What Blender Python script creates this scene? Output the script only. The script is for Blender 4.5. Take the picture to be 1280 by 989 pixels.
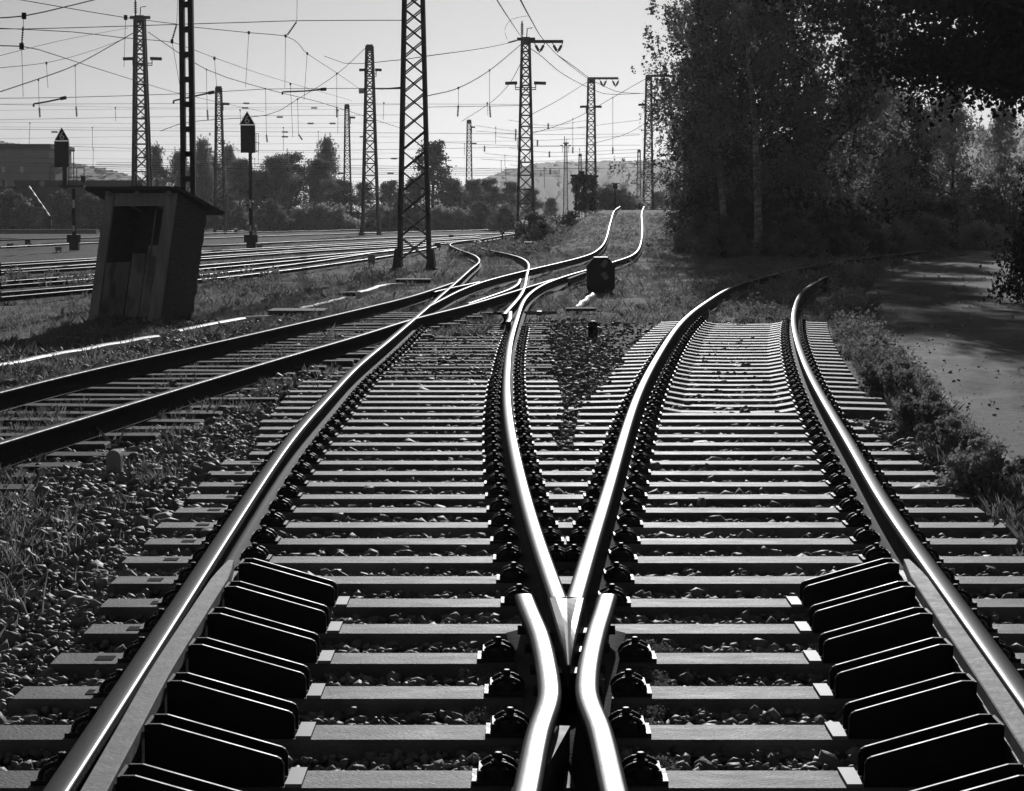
import bpy, math, random
import numpy as np
from mathutils import Vector, Matrix
R = math.radians
rnd = random.Random(7)
rng = np.random.default_rng(11)
for o in list(bpy.data.objects): bpy.data.objects.remove(o)
S = bpy.context.scene
COL = S.collection

# ------------------------------------------------------------ camera, sky, sun, exposure
F = 2721.0; CH = 1.735; PITCH = math.atan(229.5 / F)
cam = bpy.data.cameras.new('camera'); cam.sensor_width = 36; cam.lens = F / 1280 * 36
cam.clip_start = .1; cam.clip_end = 9000
co = bpy.data.objects.new('camera', cam); COL.objects.link(co)
co.location = (0, 0, CH); co.rotation_euler = (math.pi / 2 - PITCH, 0, 0)
S.camera = co
SUN_EL = R(15.5); SUN_AZ = R(3.2)          # azimuth clockwise from +Y
w = bpy.data.worlds.new('World'); S.world = w; w.use_nodes = True
nt = w.node_tree; nt.nodes.clear()
sky = nt.nodes.new('ShaderNodeTexSky'); sky.sky_type = 'NISHITA'; sky.sun_disc = False
sky.sun_elevation = SUN_EL; sky.sun_rotation = SUN_AZ
sky.air_density = 1.0; sky.dust_density = 0.35; sky.ozone_density = 1.0
bw = nt.nodes.new('ShaderNodeRGBToBW'); bg = nt.nodes.new('ShaderNodeBackground'); bg.inputs['Strength'].default_value = .054
wo = nt.nodes.new('ShaderNodeOutputWorld')
nt.links.new(sky.outputs[0], bw.inputs[0]); nt.links.new(bw.outputs[0], bg.inputs['Color']); nt.links.new(bg.outputs[0], wo.inputs[0])
sl = bpy.data.lights.new('sun', 'SUN'); sl.energy = 5.0; sl.angle = R(.5); sl.color = (1, 1, 1)
so = bpy.data.objects.new('sun', sl); COL.objects.link(so)
so.rotation_euler = Vector((-math.sin(SUN_AZ) * math.cos(SUN_EL), -math.cos(SUN_AZ) * math.cos(SUN_EL), -math.sin(SUN_EL))).to_track_quat('-Z', 'Y').to_euler()
so.location = (5, 60, 60)
S.view_settings.view_transform = 'Standard'; S.view_settings.look = 'None'
S.view_settings.exposure = -0.85; S.view_settings.gamma = 1
S.render.engine = 'CYCLES'
S.render.resolution_x = 1024; S.render.resolution_y = 791

# ------------------------------------------------------------ projection helpers
cp, sp = math.cos(PITCH), math.sin(PITCH)
def ray(px, py):
    a = px - 640; b = py - 494.5
    return a, F * cp - b * sp, -F * sp - b * cp
def gp(px, py, z=0.0):
    x, y, zz = ray(px, py); t = (z - CH) / zz
    return Vector((x * t, y * t, z))
def atd(px, py, d):
    x, y, zz = ray(px, py); t = d / y
    return Vector((x * t, d, CH + zz * t))
RZ_D = [0, 58, 65, 72, 84, 98, 110, 120, 130, 145, 170, 215, 5000]
RZ_Z = [.18, .18, .22, .29, .46, .94, 1.42, 1.78, 2.02, 2.12, 2.1, .18, .18]
def railz(d): return float(np.interp(d, RZ_D, RZ_Z))
XC_D = [0, 50, 57, 65, 72, 84, 98, 120, 130, 200]
XC_X = [0, 0, .9, 2.2, 3.2, 4.2, 5.1, 6.4, 7.2, 12]
def sstep(a, b, x):
    t = np.clip((x - a) / (b - a), 0, 1); return t * t * (3 - 2 * t)
PATH_D = [2, 10, 16.3, 19.8, 22.8, 28.5, 34.2, 42, 50.4, 62, 74, 86, 98, 112]
PATH_L = [2.9, 3.2, 3.66, 4.1, 4.45, 5.1, 5.75, 6.75, 8.1, 10.3, 13.0, 16.6, 21.5, 30]
def Hn(x, y):
    x = np.asarray(x, float); y = np.asarray(y, float)
    xc = np.interp(y, XC_D, XC_X)
    rz = np.interp(y, RZ_D, RZ_Z) - .18
    wl = sstep(xc - 4.4, xc - 2.0, x); wr = 1 - sstep(xc + 3.0, xc + 8.5 + (y - 70).clip(0, 60) * .06, x)
    h = -.095 + rz * wl * wr
    n = .03 * np.sin(x * 1.7 + 1.3 * np.sin(y * .6)) * np.cos(y * .9 + .7 * np.sin(x * .8)) + .012 * np.sin(x * 5.1 + y * 2.3) * np.sin(y * 4.3 - x)
    track = (1 - sstep(2.6, 3.4, np.abs(x - .35))) * (1 - sstep(30, 36, y))
    h = h + .028 * track
    h = h + n * (1 - .85 * track) * np.clip(y / 20, .4, 1)
    # low bank towards the trees on the right
    h = h + .55 * sstep(60, 90, y) * sstep(12, 20, x) * (1 - sstep(200, 260, y)) * 0
    pl = np.interp(y, PATH_D, PATH_L)
    onpath = sstep(pl - .25, pl, x) * (1 - sstep(pl + 4.6, pl + 5.0, x)) * (y < 112)
    h = h * (1 - onpath) + (-.16) * onpath
    return h
def H(x, y): return float(Hn(x, y))
def hit(px, py, extra=0.0, fn=None):
    """first place where the view ray meets the terrain (plus extra)"""
    x, y, z = ray(px, py)
    ds = np.geomspace(3, 400, 3000)
    g = (np.interp(ds, RZ_D, RZ_Z) if fn == 'rail' else Hn(ds * x / y, ds) + extra)
    rz_ = CH + z / y * ds
    below = np.where(rz_ <= g)[0]
    i = below[0] if len(below) else int(np.argmin(rz_[ds < 150] - g[ds < 150]))
    d = ds[i]
    return Vector((x / y * d, d, float(g[i])))
def ground(px, py): return hit(px, py)

# ------------------------------------------------------------ object helpers
def tag(o, label=None, cat=None, group=None, kind=None):
    if label: o['label'] = label
    if cat: o['category'] = cat
    if group: o['group'] = group
    if kind: o['kind'] = kind
    return o
def empty(name, loc, label, cat, group=None):
    o = bpy.data.objects.new(name, None); COL.objects.link(o); o.location = loc; o.empty_display_size = .2
    return tag(o, label, cat, group)
def npmesh(name, V, Fc, mats, parent=None, smooth=False, midx=None, off=None):
    V = np.asarray(V, np.float32).reshape(-1, 3)
    if parent is not None and off is None: V = V - np.array(parent['_w'] if '_w' in parent else parent.location, np.float32)
    elif off is not None: V = V - np.array(off, np.float32)
    me = bpy.data.meshes.new(name)
    if isinstance(Fc, np.ndarray):
        n, k = Fc.shape; me.vertices.add(len(V)); me.vertices.foreach_set('co', V.ravel())
        me.loops.add(n * k); me.loops.foreach_set('vertex_index', Fc.astype(np.int32).ravel())
        me.polygons.add(n); me.polygons.foreach_set('loop_start', np.arange(0, n * k, k, dtype=np.int32))
        me.update(calc_edges=True); me.validate()
    else:
        me.from_pydata([tuple(map(float, v)) for v in V], [], Fc); me.update()
    for m in (mats if isinstance(mats, (list, tuple)) else [mats]): me.materials.append(m)
    if midx is not None: me.polygons.foreach_set('material_index', np.asarray(midx, np.int32))
    if smooth: me.polygons.foreach_set('use_smooth', np.ones(len(me.polygons), bool))
    o = bpy.data.objects.new(name, me); COL.objects.link(o)
    if parent is not None: o.parent = parent
    elif off is not None: o.location = off
    return o
class MB:
    def __init__(s): s.v = []; s.f = []; s.m = []; s.cur = 0
    def add(s, vs, fs):
        b = len(s.v); s.v += [tuple(p) for p in vs]; s.f += [tuple(i + b for i in f) for f in fs]; s.m += [s.cur] * len(fs); return s
    def box(s, c, size, rot=None, taper=None):
        hx, hy, hz = size[0] / 2, size[1] / 2, size[2] / 2; vs = []
        for z in (-1, 1):
            k = 1 if (taper is None or z < 0) else taper
            for x, y in ((-1, -1), (1, -1), (1, 1), (-1, 1)): vs.append(Vector((x * hx * k, y * hy * k, z * hz)))
        if rot is not None: vs = [rot @ v for v in vs]
        vs = [v + Vector(c) for v in vs]
        return s.add(vs, [(0, 3, 2, 1), (4, 5, 6, 7), (0, 1, 5, 4), (1, 2, 6, 5), (2, 3, 7, 6), (3, 0, 4, 7)])
    def bar(s, a, b, w, h=None, up=Vector((0, 0, 1))):
        a, b = Vector(a), Vector(b); h = h or w; t = (b - a)
        if t.length < 1e-6: return s
        t.normalize(); u = Vector(up)
        if abs(t.dot(u)) > .98: u = Vector((0, 1, 0))
        x = t.cross(u).normalized(); y = x.cross(t)
        vs = []
        for p in (a, b):
            for i, j in ((-1, -1), (1, -1), (1, 1), (-1, 1)): vs.append(p + x * (i * w / 2) + y * (j * h / 2))
        return s.add(vs, [(0, 3, 2, 1), (4, 5, 6, 7), (0, 1, 5, 4), (1, 2, 6, 5), (2, 3, 7, 6), (3, 0, 4, 7)])
    def tube(s, pts, r, n=6, cap=True):
        pts = [Vector(p) for p in pts]; rs = r if isinstance(r, (list, tuple)) else [r] * len(pts)
        b = len(s.v); ref = None
        for i, p in enumerate(pts):
            t = (pts[min(i + 1, len(pts) - 1)] - pts[max(i - 1, 0)]).normalized()
            if ref is None: ref = Vector((0, 0, 1)) if abs(t.z) < .9 else Vector((1, 0, 0))
            x = t.cross(ref)
            if x.length < 1e-4: x = t.cross(Vector((.3, 1, .2)))
            x.normalize(); y = x.cross(t)
            for k in range(n):
                a = 2 * math.pi * k / n; s.v.append(tuple(p + (x * math.cos(a) + y * math.sin(a)) * rs[i]))
        for i in range(len(pts) - 1):
            for k in range(n):
                s.f.append((b + i * n + k, b + i * n + (k + 1) % n, b + (i + 1) * n + (k + 1) % n, b + (i + 1) * n + k)); s.m.append(s.cur)
        if cap:
            s.f.append(tuple(b + k for k in range(n))[::-1]); s.m.append(s.cur)
            s.f.append(tuple(b + (len(pts) - 1) * n + k for k in range(n))); s.m.append(s.cur)
        return s
    def lathe(s, prof, c, axis=Vector((0, 0, 1)), n=12):
        axis = Vector(axis).normalized(); x = axis.orthogonal().normalized(); y = axis.cross(x); c = Vector(c); b = len(s.v)
        for r, z in prof:
            for k in range(n):
                a = 2 * math.pi * k / n; s.v.append(tuple(c + axis * z + (x * math.cos(a) + y * math.sin(a)) * r))
        for i in range(len(prof) - 1):
            for k in range(n):
                s.f.append((b + i * n + k, b + i * n + (k + 1) % n, b + (i + 1) * n + (k + 1) % n, b + (i + 1) * n + k)); s.m.append(s.cur)
        s.f.append(tuple(b + k for k in range(n))[::-1]); s.m.append(s.cur)
        s.f.append(tuple(b + (len(prof) - 1) * n + k for k in range(n))); s.m.append(s.cur)
        return s
    def prism(s, poly, p0, ux, uy, d):
        """poly in 2D, spanned by ux, uy from p0, extruded by vector d"""
        p0, ux, uy, d = map(Vector, (p0, ux, uy, d)); n = len(poly)
        vs = [p0 + ux * a + uy * b for a, b in poly]; vs += [v + d for v in vs]
        fs = [tuple(range(n))[::-1], tuple(range(n, 2 * n))] + [(i, (i + 1) % n, (i + 1) % n + n, i + n) for i in range(n)]
        return s.add(vs, fs)
    def build(s, name, mats, parent=None, smooth=False, loc=None):
        o = npmesh(name, s.v, s.f, mats, parent, False, s.m, loc if parent is None else None)
        me = o.data
        import bmesh
        bm = bmesh.new(); bm.from_mesh(me); bmesh.ops.recalc_face_normals(bm, faces=bm.faces); bm.to_mesh(me); bm.free()
        if smooth: me.polygons.foreach_set('use_smooth', np.ones(len(me.polygons), bool))
        return o
    def thing(s, name, mats, loc, label, cat, group=None, smooth=False):
        return tag(s.build(name, mats, None, smooth, loc), label, cat, group)
def copy_tree(o, parent=None):
    c = o.copy(); COL.objects.link(c); c.parent = parent
    for ch in [q for q in bpy.data.objects if q.parent is o]: copy_tree(ch, c)
    return c
ONES = ['', 'first', 'second', 'third', 'fourth', 'fifth', 'sixth', 'seventh', 'eighth', 'ninth', 'tenth', 'eleventh', 'twelfth', 'thirteenth', 'fourteenth', 'fifteenth', 'sixteenth', 'seventeenth', 'eighteenth', 'nineteenth']
TENS = {2: ('twenty', 'twentieth'), 3: ('thirty', 'thirtieth'), 4: ('forty', 'fortieth'), 5: ('fifty', 'fiftieth')}
def ordn(n):
    if n < 20: return ONES[n]
    a, b = divmod(n, 10); return TENS[a][1] if b == 0 else TENS[a][0] + '-' + ONES[b]

# ------------------------------------------------------------ materials (the photograph is black and white: neutral greys)
def ramp(nt, x, stops):
    r = nt.nodes.new('ShaderNodeValToRGB'); nt.links.new(x, r.inputs[0])
    e = r.color_ramp.elements
    while len(e) < len(stops): e.new(.5)
    for k, (p, c) in enumerate(stops): e[k].position = p; e[k].color = (c, c, c, 1)
    return r.outputs[0]
def mat(name, lo, hi, rough=.8, metal=0, scale=8, stretch=(1, 1, 1), bump=.0, bscale=None, spec=.5, detail=6, rlo=None, spots=None, vary=0):
    m = bpy.data.materials.new(name); m.use_nodes = True; t = m.node_tree; b = t.nodes['Principled BSDF']
    tc = t.nodes.new('ShaderNodeTexCoord'); mp = t.nodes.new('ShaderNodeMapping'); mp.inputs['Scale'].default_value = stretch
    t.links.new(tc.outputs['Object'], mp.inputs[0])
    n = t.nodes.new('ShaderNodeTexNoise'); n.inputs['Scale'].default_value = scale; n.inputs['Detail'].default_value = detail; n.inputs['Roughness'].default_value = .62
    t.links.new(mp.outputs[0], n.inputs[0])
    c = ramp(t, n.outputs[0], [(.3, lo), (.7, hi)])
    if spots:
        v = t.nodes.new('ShaderNodeTexNoise'); v.inputs['Scale'].default_value = spots[0]; v.inputs['Detail'].default_value = 3
        t.links.new(mp.outputs[0], v.inputs[0])
        k = ramp(t, v.outputs[0], [(.52, 0.0), (.66, 1.0)])
        mx = t.nodes.new('ShaderNodeMixRGB'); t.links.new(k, mx.inputs[0]); t.links.new(c, mx.inputs[1]); mx.inputs[2].default_value = (spots[1],) * 3 + (1,); c = mx.outputs[0]
    if vary:
        oi = t.nodes.new('ShaderNodeObjectInfo'); mr = t.nodes.new('ShaderNodeMapRange'); mr.inputs[3].default_value = 1 - vary; mr.inputs[4].default_value = 1 + vary; t.links.new(oi.outputs['Random'], mr.inputs[0])
        mu = t.nodes.new('ShaderNodeVectorMath'); mu.operation = 'SCALE'; t.links.new(c, mu.inputs[0]); t.links.new(mr.outputs[0], mu.inputs['Scale']); c = mu.outputs[0]
        ad = t.nodes.new('ShaderNodeVectorMath'); ad.operation = 'SCALE'; ad.inputs[0].default_value = (37, 19, 7); t.links.new(oi.outputs['Random'], ad.inputs['Scale']); t.links.new(ad.outputs[0], mp.inputs['Location'])
    t.links.new(c, b.inputs['Base Color'])
    b.inputs['Metallic'].default_value = metal; b.inputs['Specular IOR Level'].default_value = spec
    rr = ramp(t, n.outputs[0], [(.3, rlo if rlo is not None else rough), (.7, rough)]); t.links.new(rr, b.inputs['Roughness'])
    if bump:
        bn = t.nodes.new('ShaderNodeBump'); bn.inputs['Strength'].default_value = bump; bn.inputs['Distance'].default_value = .02
        n2 = t.nodes.new('ShaderNodeTexNoise'); n2.inputs['Scale'].default_value = bscale or scale * 4; n2.inputs['Detail'].default_value = 5
        t.links.new(mp.outputs[0], n2.inputs[0]); t.links.new(n2.outputs[0], bn.inputs['Height']); t.links.new(bn.outputs[0], b.inputs['Normal'])
    return m
def leafmat(name, lo, hi, trans=.3, scale=1.2):
    m = bpy.data.materials.new(name); m.use_nodes = True; t = m.node_tree; t.nodes.clear()
    out = t.nodes.new('ShaderNodeOutputMaterial'); tc = t.nodes.new('ShaderNodeTexCoord')
    n = t.nodes.new('ShaderNodeTexNoise'); n.inputs['Scale'].default_value = scale; n.inputs['Detail'].default_value = 4; t.links.new(tc.outputs['Object'], n.inputs[0])
    c = ramp(t, n.outputs[0], [(.32, lo), (.68, hi)])
    d = t.nodes.new('ShaderNodeBsdfDiffuse'); tr = t.nodes.new('ShaderNodeBsdfTranslucent'); g = t.nodes.new('ShaderNodeBsdfGlossy'); g.inputs['Roughness'].default_value = .45
    g.inputs['Color'].default_value = (.5, .5, .5, 1)
    for q in (d, tr): t.links.new(c, q.inputs['Color'])
    mx = t.nodes.new('ShaderNodeMixShader'); mx.inputs[0].default_value = trans; t.links.new(d.outputs[0], mx.inputs[1]); t.links.new(tr.outputs[0], mx.inputs[2])
    m2 = t.nodes.new('ShaderNodeMixShader'); m2.inputs[0].default_value = .05; t.links.new(mx.outputs[0], m2.inputs[1]); t.links.new(g.outputs[0], m2.inputs[2])
    t.links.new(m2.outputs[0], out.inputs[0]); return m
M = {}
def headmat(name, c0, c1, r0, r1, diff):
    m = bpy.data.materials.new(name); m.use_nodes = True; t = m.node_tree; t.nodes.clear()
    out = t.nodes.new('ShaderNodeOutputMaterial'); tc = t.nodes.new('ShaderNodeTexCoord')
    n = t.nodes.new('ShaderNodeTexNoise'); n.inputs['Scale'].default_value = 9; n.inputs['Detail'].default_value = 7; n.inputs['Roughness'].default_value = .7
    mp = t.nodes.new('ShaderNodeMapping'); mp.inputs['Scale'].default_value = (14, 1.2, 4); t.links.new(tc.outputs['Object'], mp.inputs[0]); t.links.new(mp.outputs[0], n.inputs[0])
    g = t.nodes.new('ShaderNodeBsdfGlossy'); t.links.new(ramp(t, n.outputs[0], [(.3, c0), (.7, c1)]), g.inputs['Color']); t.links.new(ramp(t, n.outputs[0], [(.3, r1), (.7, r0)]), g.inputs['Roughness'])
    d = t.nodes.new('ShaderNodeBsdfDiffuse'); d.inputs['Color'].default_value = (diff, diff, diff, 1)
    a = t.nodes.new('ShaderNodeAddShader'); t.links.new(g.outputs[0], a.inputs[0]); t.links.new(d.outputs[0], a.inputs[1]); t.links.new(a.outputs[0], out.inputs[0]); return m
M['head'] = headmat('polished_rail_steel', .08, .15, .31, .42, .05)
M['dullhead'] = headmat('seldom_used_rail_head', .09, .17, .42, .55, .06)
M['yardhead'] = headmat('yard_rail_running_surface', .2, .32, .35, .45, .08)
M['yardside'] = mat('dusty_rail_side', .03, .07, .85, 0, 12, spec=.1)
M['rust'] = mat('rusted_rail_side', .014, .03, .8, 0, 12, bump=.2, spec=.15)
M['steelgrey'] = mat('worn_guard_steel', .1, .16, .75, 0, 14, rlo=.62, bump=.1, spots=(9, .2))
M['black'] = mat('black_painted_steel', .01, .02, .6, 0, 10, rlo=.46, bump=.05, spec=.13)
M['iron'] = mat('greasy_dark_iron', .015, .035, .62, 0, 20, rlo=.45, bump=.2, spec=.22)
M['mast'] = mat('weathered_mast_steel', .02, .035, .75, 0, 4, bump=.05, spec=.2)
M['conc'] = mat('sleeper_concrete', .085, .18, .68, 0, 5, (1, 3, 1), bump=.4, bscale=70, rlo=.58, spots=(1.6, .23), spec=.2, vary=.22)
M['oldconc'] = mat('grimy_concrete', .2, .34, .8, 0, 6, bump=.4, bscale=60)
M['wood'] = mat('old_creosoted_timber', .04, .085, .8, 0, 5, (1, 10, 6), bump=.5, vary=.3)
M['stamp'] = mat('dark_recess', .02, .04, .95, 0, 20, spec=.05)
M['stone'] = mat('ballast_stone', .06, .3, .65, 0, 2.3, bump=.3, bscale=60, spec=.5, detail=9)
M['pale'] = mat('pale_cement_cover', .74, .85, .55, 0, 6, bump=.3, bscale=40)
M['shim'] = mat('bright_steel_plate', .2, .28, .6, 0, 10, spec=.4)
M['shedwood'] = mat('weathered_shed_boards', .2, .36, .85, 0, 3, (3, 3, .6), bump=.4, bscale=14)
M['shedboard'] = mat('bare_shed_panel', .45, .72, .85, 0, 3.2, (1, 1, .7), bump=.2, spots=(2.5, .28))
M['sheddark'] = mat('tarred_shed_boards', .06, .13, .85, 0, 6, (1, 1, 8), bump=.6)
M['felt'] = mat('roofing_felt', .03, .055, .8, 0, 8, bump=.3)
M['white'] = mat('white_enamel', .7, .8, .4, 0, 8)
M['wire'] = mat('dark_wire', .02, .03, .9, 0, 8, spec=.05)
M['insul'] = mat('glazed_insulator', .015, .025, .9, 0, 8, spec=.05)
M['glass'] = mat('dark_window', .05, .08, .15, 0, 3)
M['render'] = mat('rendered_wall', .30, .38, .9, 0, 1.5)
M['roofdark'] = mat('dark_roof_band', .07, .1, .8, 0, 2)
M['bark'] = mat('dark_bark', .035, .08, .9, 0, 6, (3, 3, .7), bump=.6)
M['birch'] = mat('birch_bark', .06, .62, .75, 0, 3.2, (1, 1, 3), bump=.4, detail=3)
M['asphalt'] = mat('worn_asphalt', .07, .26, .85, 0, 9, bump=.9, bscale=60, detail=12, spots=(.8, .3), spec=.2)
M['kerb'] = mat('kerb_stone', .12, .2, .85, 0, 5, bump=.4)
M['hill'] = mat('wooded_hill', .03, .07, .95, 0, .03, bump=.0, detail=12)
M['leaf'] = leafmat('birch_leaf', .12, .34, .52, 1.1)
M['leafdark'] = leafmat('dark_leaf', .05, .15, .4, .9)
M['leafshade'] = leafmat('shaded_oak_leaf', .015, .035, .12, .9)  # near-black of backlit foliage at the right is put into the colour
M['leafpale'] = leafmat('pale_willow_leaf', .26, .5, .55, .8)
M['leafmid'] = leafmat('mid_leaf', .09, .34, .5, .5)
M['grass'] = leafmat('dry_grass', .26, .5, .5, .9)
M['weed'] = leafmat('weed_leaf', .16, .4, .48, 2.5)
M['moss'] = leafmat('stonecrop', .16, .4, .3, 6)

def ground_mat():
    m = bpy.data.materials.new('yard_ground'); m.use_nodes = True; t = m.node_tree; b = t.nodes['Principled BSDF']
    tc = t.nodes.new('ShaderNodeTexCoord'); at = t.nodes.new('ShaderNodeAttribute'); at.attribute_name = 'grassy'
    n = t.nodes.new('ShaderNodeTexNoise'); n.inputs['Scale'].default_value = 1.3; n.inputs['Detail'].default_value = 10; n.inputs['Roughness'].default_value = .7; t.links.new(tc.outputs['Object'], n.inputs[0])
    n2 = t.nodes.new('ShaderNodeTexNoise'); n2.inputs['Scale'].default_value = 26; n2.inputs['Detail'].default_value = 4; t.links.new(tc.outputs['Object'], n2.inputs[0])
    v = t.nodes.new('ShaderNodeTexVoronoi'); v.inputs['Scale'].default_value = 20; t.links.new(tc.outputs['Object'], v.inputs[0])
    sep = t.nodes.new('ShaderNodeRGBToBW'); t.links.new(v.outputs['Color'], sep.inputs[0])
    grav = ramp(t, sep.outputs[0], [(.1, .03), (.9, .13)])
    mxn = t.nodes.new('ShaderNodeMixRGB'); mxn.inputs[0].default_value = .5; t.links.new(n.outputs[0], mxn.inputs[1]); t.links.new(n2.outputs[0], mxn.inputs[2])
    gr = ramp(t, mxn.outputs[0], [(.36, .07), (.5, .15), (.66, .3)])
    ad = t.nodes.new('ShaderNodeMath'); ad.operation = 'ADD'; t.links.new(at.outputs['Fac'], ad.inputs[0])
    ad2 = t.nodes.new('ShaderNodeMath'); ad2.operation = 'MULTIPLY_ADD'; ad2.inputs[1].default_value = 1.6; ad2.inputs[2].default_value = -.8; t.links.new(n.outputs[0], ad2.inputs[0]); t.links.new(ad2.outputs[0], ad.inputs[1])
    k = ramp(t, ad.outputs[0], [(.38, 0.0), (.62, 1.0)])
    mx = t.nodes.new('ShaderNodeMixRGB'); t.links.new(k, mx.inputs[0]); t.links.new(grav, mx.inputs[1]); t.links.new(gr, mx.inputs[2]); t.links.new(mx.outputs[0], b.inputs['Base Color'])
    b.inputs['Roughness'].default_value = .9; b.inputs['Specular IOR Level'].default_value = .25
    bn = t.nodes.new('ShaderNodeBump'); bn.inputs['Strength'].default_value = .7; bn.inputs['Distance'].default_value = .05
    add = t.nodes.new('ShaderNodeMath'); add.operation = 'ADD'; t.links.new(v.outputs['Distance'], add.inputs[0]); t.links.new(mxn.outputs[0], add.inputs[1])
    t.links.new(add.outputs[0], bn.inputs['Height']); t.links.new(bn.outputs[0], b.inputs['Normal'])
    return m
M['ground'] = ground_mat()

# ------------------------------------------------------------ rails traced along their heads
def crspline(P, step=.35):
    P = [Vector(p) for p in P]; Q = [P[0] * 2 - P[1]] + P + [P[-1] * 2 - P[-2]]; out = []
    for i in range(1, len(Q) - 2):
        a, b, c, d = Q[i - 1:i + 3]
        n = max(2, int((c - b).length / step))
        n = min(n, 40)
        # centripetal-ish Hermite with limited tangents
        m1 = (c - a) * ((c - b).length / max(1e-6, (c - b).length + (b - a).length)); m2 = (d - b) * ((c - b).length / max(1e-6, (d - c).length + (c - b).length))
        for k in range(n):
            t = k / n; t2 = t * t; t3 = t2 * t
            out.append(b * (2 * t3 - 3 * t2 + 1) + m1 * (t3 - 2 * t2 + t) + c * (-2 * t3 + 3 * t2) + m2 * (t3 - t2))
    out.append(P[-1]); return out
PROF = [(-.075, -.172), (-.075, -.162), (-.02, -.148), (-.009, -.13), (-.009, -.055), (-.037, -.042), (-.039, -.012), (-.0345, -.0045), (-.026, -.0018), (-.013, -.0004), (0, 0), (.013, -.0004), (.026, -.0018), (.0345, -.0045), (.039, -.012), (.037, -.042), (.009, -.055), (.009, -.13), (.02, -.148), (.075, -.162), (.075, -.172)]
def sweep(path, prof=PROF, taper=0):
    V = []; Fc = []; Mi = []; n = len(prof)
    for i, p in enumerate(path):
        t = path[min(i + 1, len(path) - 1)] - path[max(i - 1, 0)]; t = Vector((t.x, t.y, 0)).normalized(); nx = Vector((t.y, -t.x, 0))
        tf = 1 if not taper else min(1, .35 + .65 * i / taper)
        for a, b in prof: V.append(p + nx * (a * tf) + Vector((0, 0, b)))
    for i in range(len(path) - 1):
        for k in range(n):
            Fc.append((i * n + k, i * n + (k + 1) % n, (i + 1) * n + (k + 1) % n, (i + 1) * n + k))
            Mi.append(0 if (n == 21 and 6 <= k <= 13) else 1)
    b_ = len(V); V += V[:n] + V[b_ - n:b_]
    Fc.append(tuple(b_ + k for k in range(n))[::-1]); Mi.append(1); Fc.append(tuple(b_ + n + k for k in range(n))); Mi.append(1)
    return V, Fc, Mi
PROFY = [(a_, max(b_, -.1 + .0003 * i_)) for i_, (a_, b_) in enumerate(PROF)]
def railobj(path, label=None, name='rail', parent=None, mats=None, cat='rail', group=None, prof=PROF):
    V, Fc, Mi = sweep(path, prof)
    mats = mats or [M['head'], M['rust']]
    if parent: o = npmesh(name, V, Fc, mats, parent, False, Mi)
    else: o = tag(npmesh(name, V, Fc, mats, None, False, Mi, tuple(path[0])), label, cat, group)
    me = o.data; import bmesh
    bm = bmesh.new(); bm.from_mesh(me); bmesh.ops.recalc_face_normals(bm, faces=bm.faces)
    bm.to_mesh(me); bm.free()
    me.polygons.foreach_set('use_smooth', np.array([len(p.vertices) == 4 for p in me.polygons]))
    return o
def smooth(P, sig=1.3, step=.3):
    A = np.array([tuple(p) for p in P]); L = np.concatenate([[0], np.cumsum(np.linalg.norm(np.diff(A, axis=0), axis=1))]); n = max(4, int(L[-1] / step))
    t = np.linspace(0, L[-1], n + 1); B = np.stack([np.interp(t, L, A[:, i]) for i in range(3)], 1); st = t[1]; w_ = int(3 * sig / st) + 1
    if n < 4: return P
    # mirror the ends so that they keep their place
    E = np.concatenate([2 * B[0] - B[1:w_ + 1][::-1] if n > w_ else np.repeat(B[:1], w_, 0), B, 2 * B[-1] - B[-w_ - 1:-1][::-1] if n > w_ else np.repeat(B[-1:], w_, 0)])
    k = np.exp(-.5 * (np.arange(-w_, w_ + 1) * st / sig) ** 2); k /= k.sum()
    out = np.stack([np.convolve(E[:, i], k, 'valid') for i in range(3)], 1)
    return [Vector(p) for p in out]
def trace(pts, near=None, ramp=False, z=.18, sig=1.3):
    P = [hit(px, py, fn='rail') for px, py in pts] if ramp else [gp(px, py, z) for px, py in pts]
    if near: # extend the first segment towards and under the camera
        d = (P[0] - P[1]); d.z = 0; k = (P[0].y - near) / -d.y if d.y else 0
        P = [P[0] + d * k] + P
        P[0].z = P[1].z
    Q = crspline(P); L = sum((Q[i + 1] - Q[i]).length for i in range(len(Q) - 1))
    return smooth(Q, sig) if L > 9 * sig else Q
R1 = [(68, 989), (136.5, 886), (206, 780), (258.5, 700), (309, 623), (367, 540), (405, 500), (444, 458), (479, 430), (516, 399), (537, 381), (554, 366), (572.5, 350), (587, 337), (599, 326), (592, 318.5), (573, 311.5), (562, 305.5), (572, 302), (602, 298.5), (647, 291.5), (700, 287)]
R2 = [(697.7, 746), (676.5, 693), (661, 640), (644, 570), (635, 520), (633, 490), (634, 460), (637, 430), (645, 401), (657, 371.5), (677.5, 356), (706, 345), (734, 337), (767.5, 327), (790, 319), (800, 307.5), (803, 287), (802, 268), (805, 258)]
R3 = [(719, 746), (733, 693), (752, 640), (775, 560), (797, 492.5), (823, 443), (850, 404), (877, 381), (922, 355.5), (979, 340), (1044, 327), (1093, 321), (1174, 311)]
R5 = [(1280, 866), (1218, 781), (1162, 703), (1113, 640), (1069, 562), (1032, 502), (1007, 455), (993, 411), (993, 386), (1003, 364), (1019, 353)]
HL = [(535, 382.5), (554, 373), (576, 362), (610, 350), (657, 338), (683, 332), (724, 322), (743, 315), (756, 302), (763, 278), (767.5, 264), (775, 258)]
R4 = [(630, 392), (640, 381), (649, 371), (655, 360), (658, 345), (660.5, 330), (653, 323), (638, 318), (614, 313), (599, 309), (592, 305), (610, 300.5), (640, 296)]
D1 = [(0, 489), (105.5, 462.6), (211, 440), (367, 405), (460, 383.4), (510.6, 371), (535, 363.5), (566, 353)]
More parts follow.
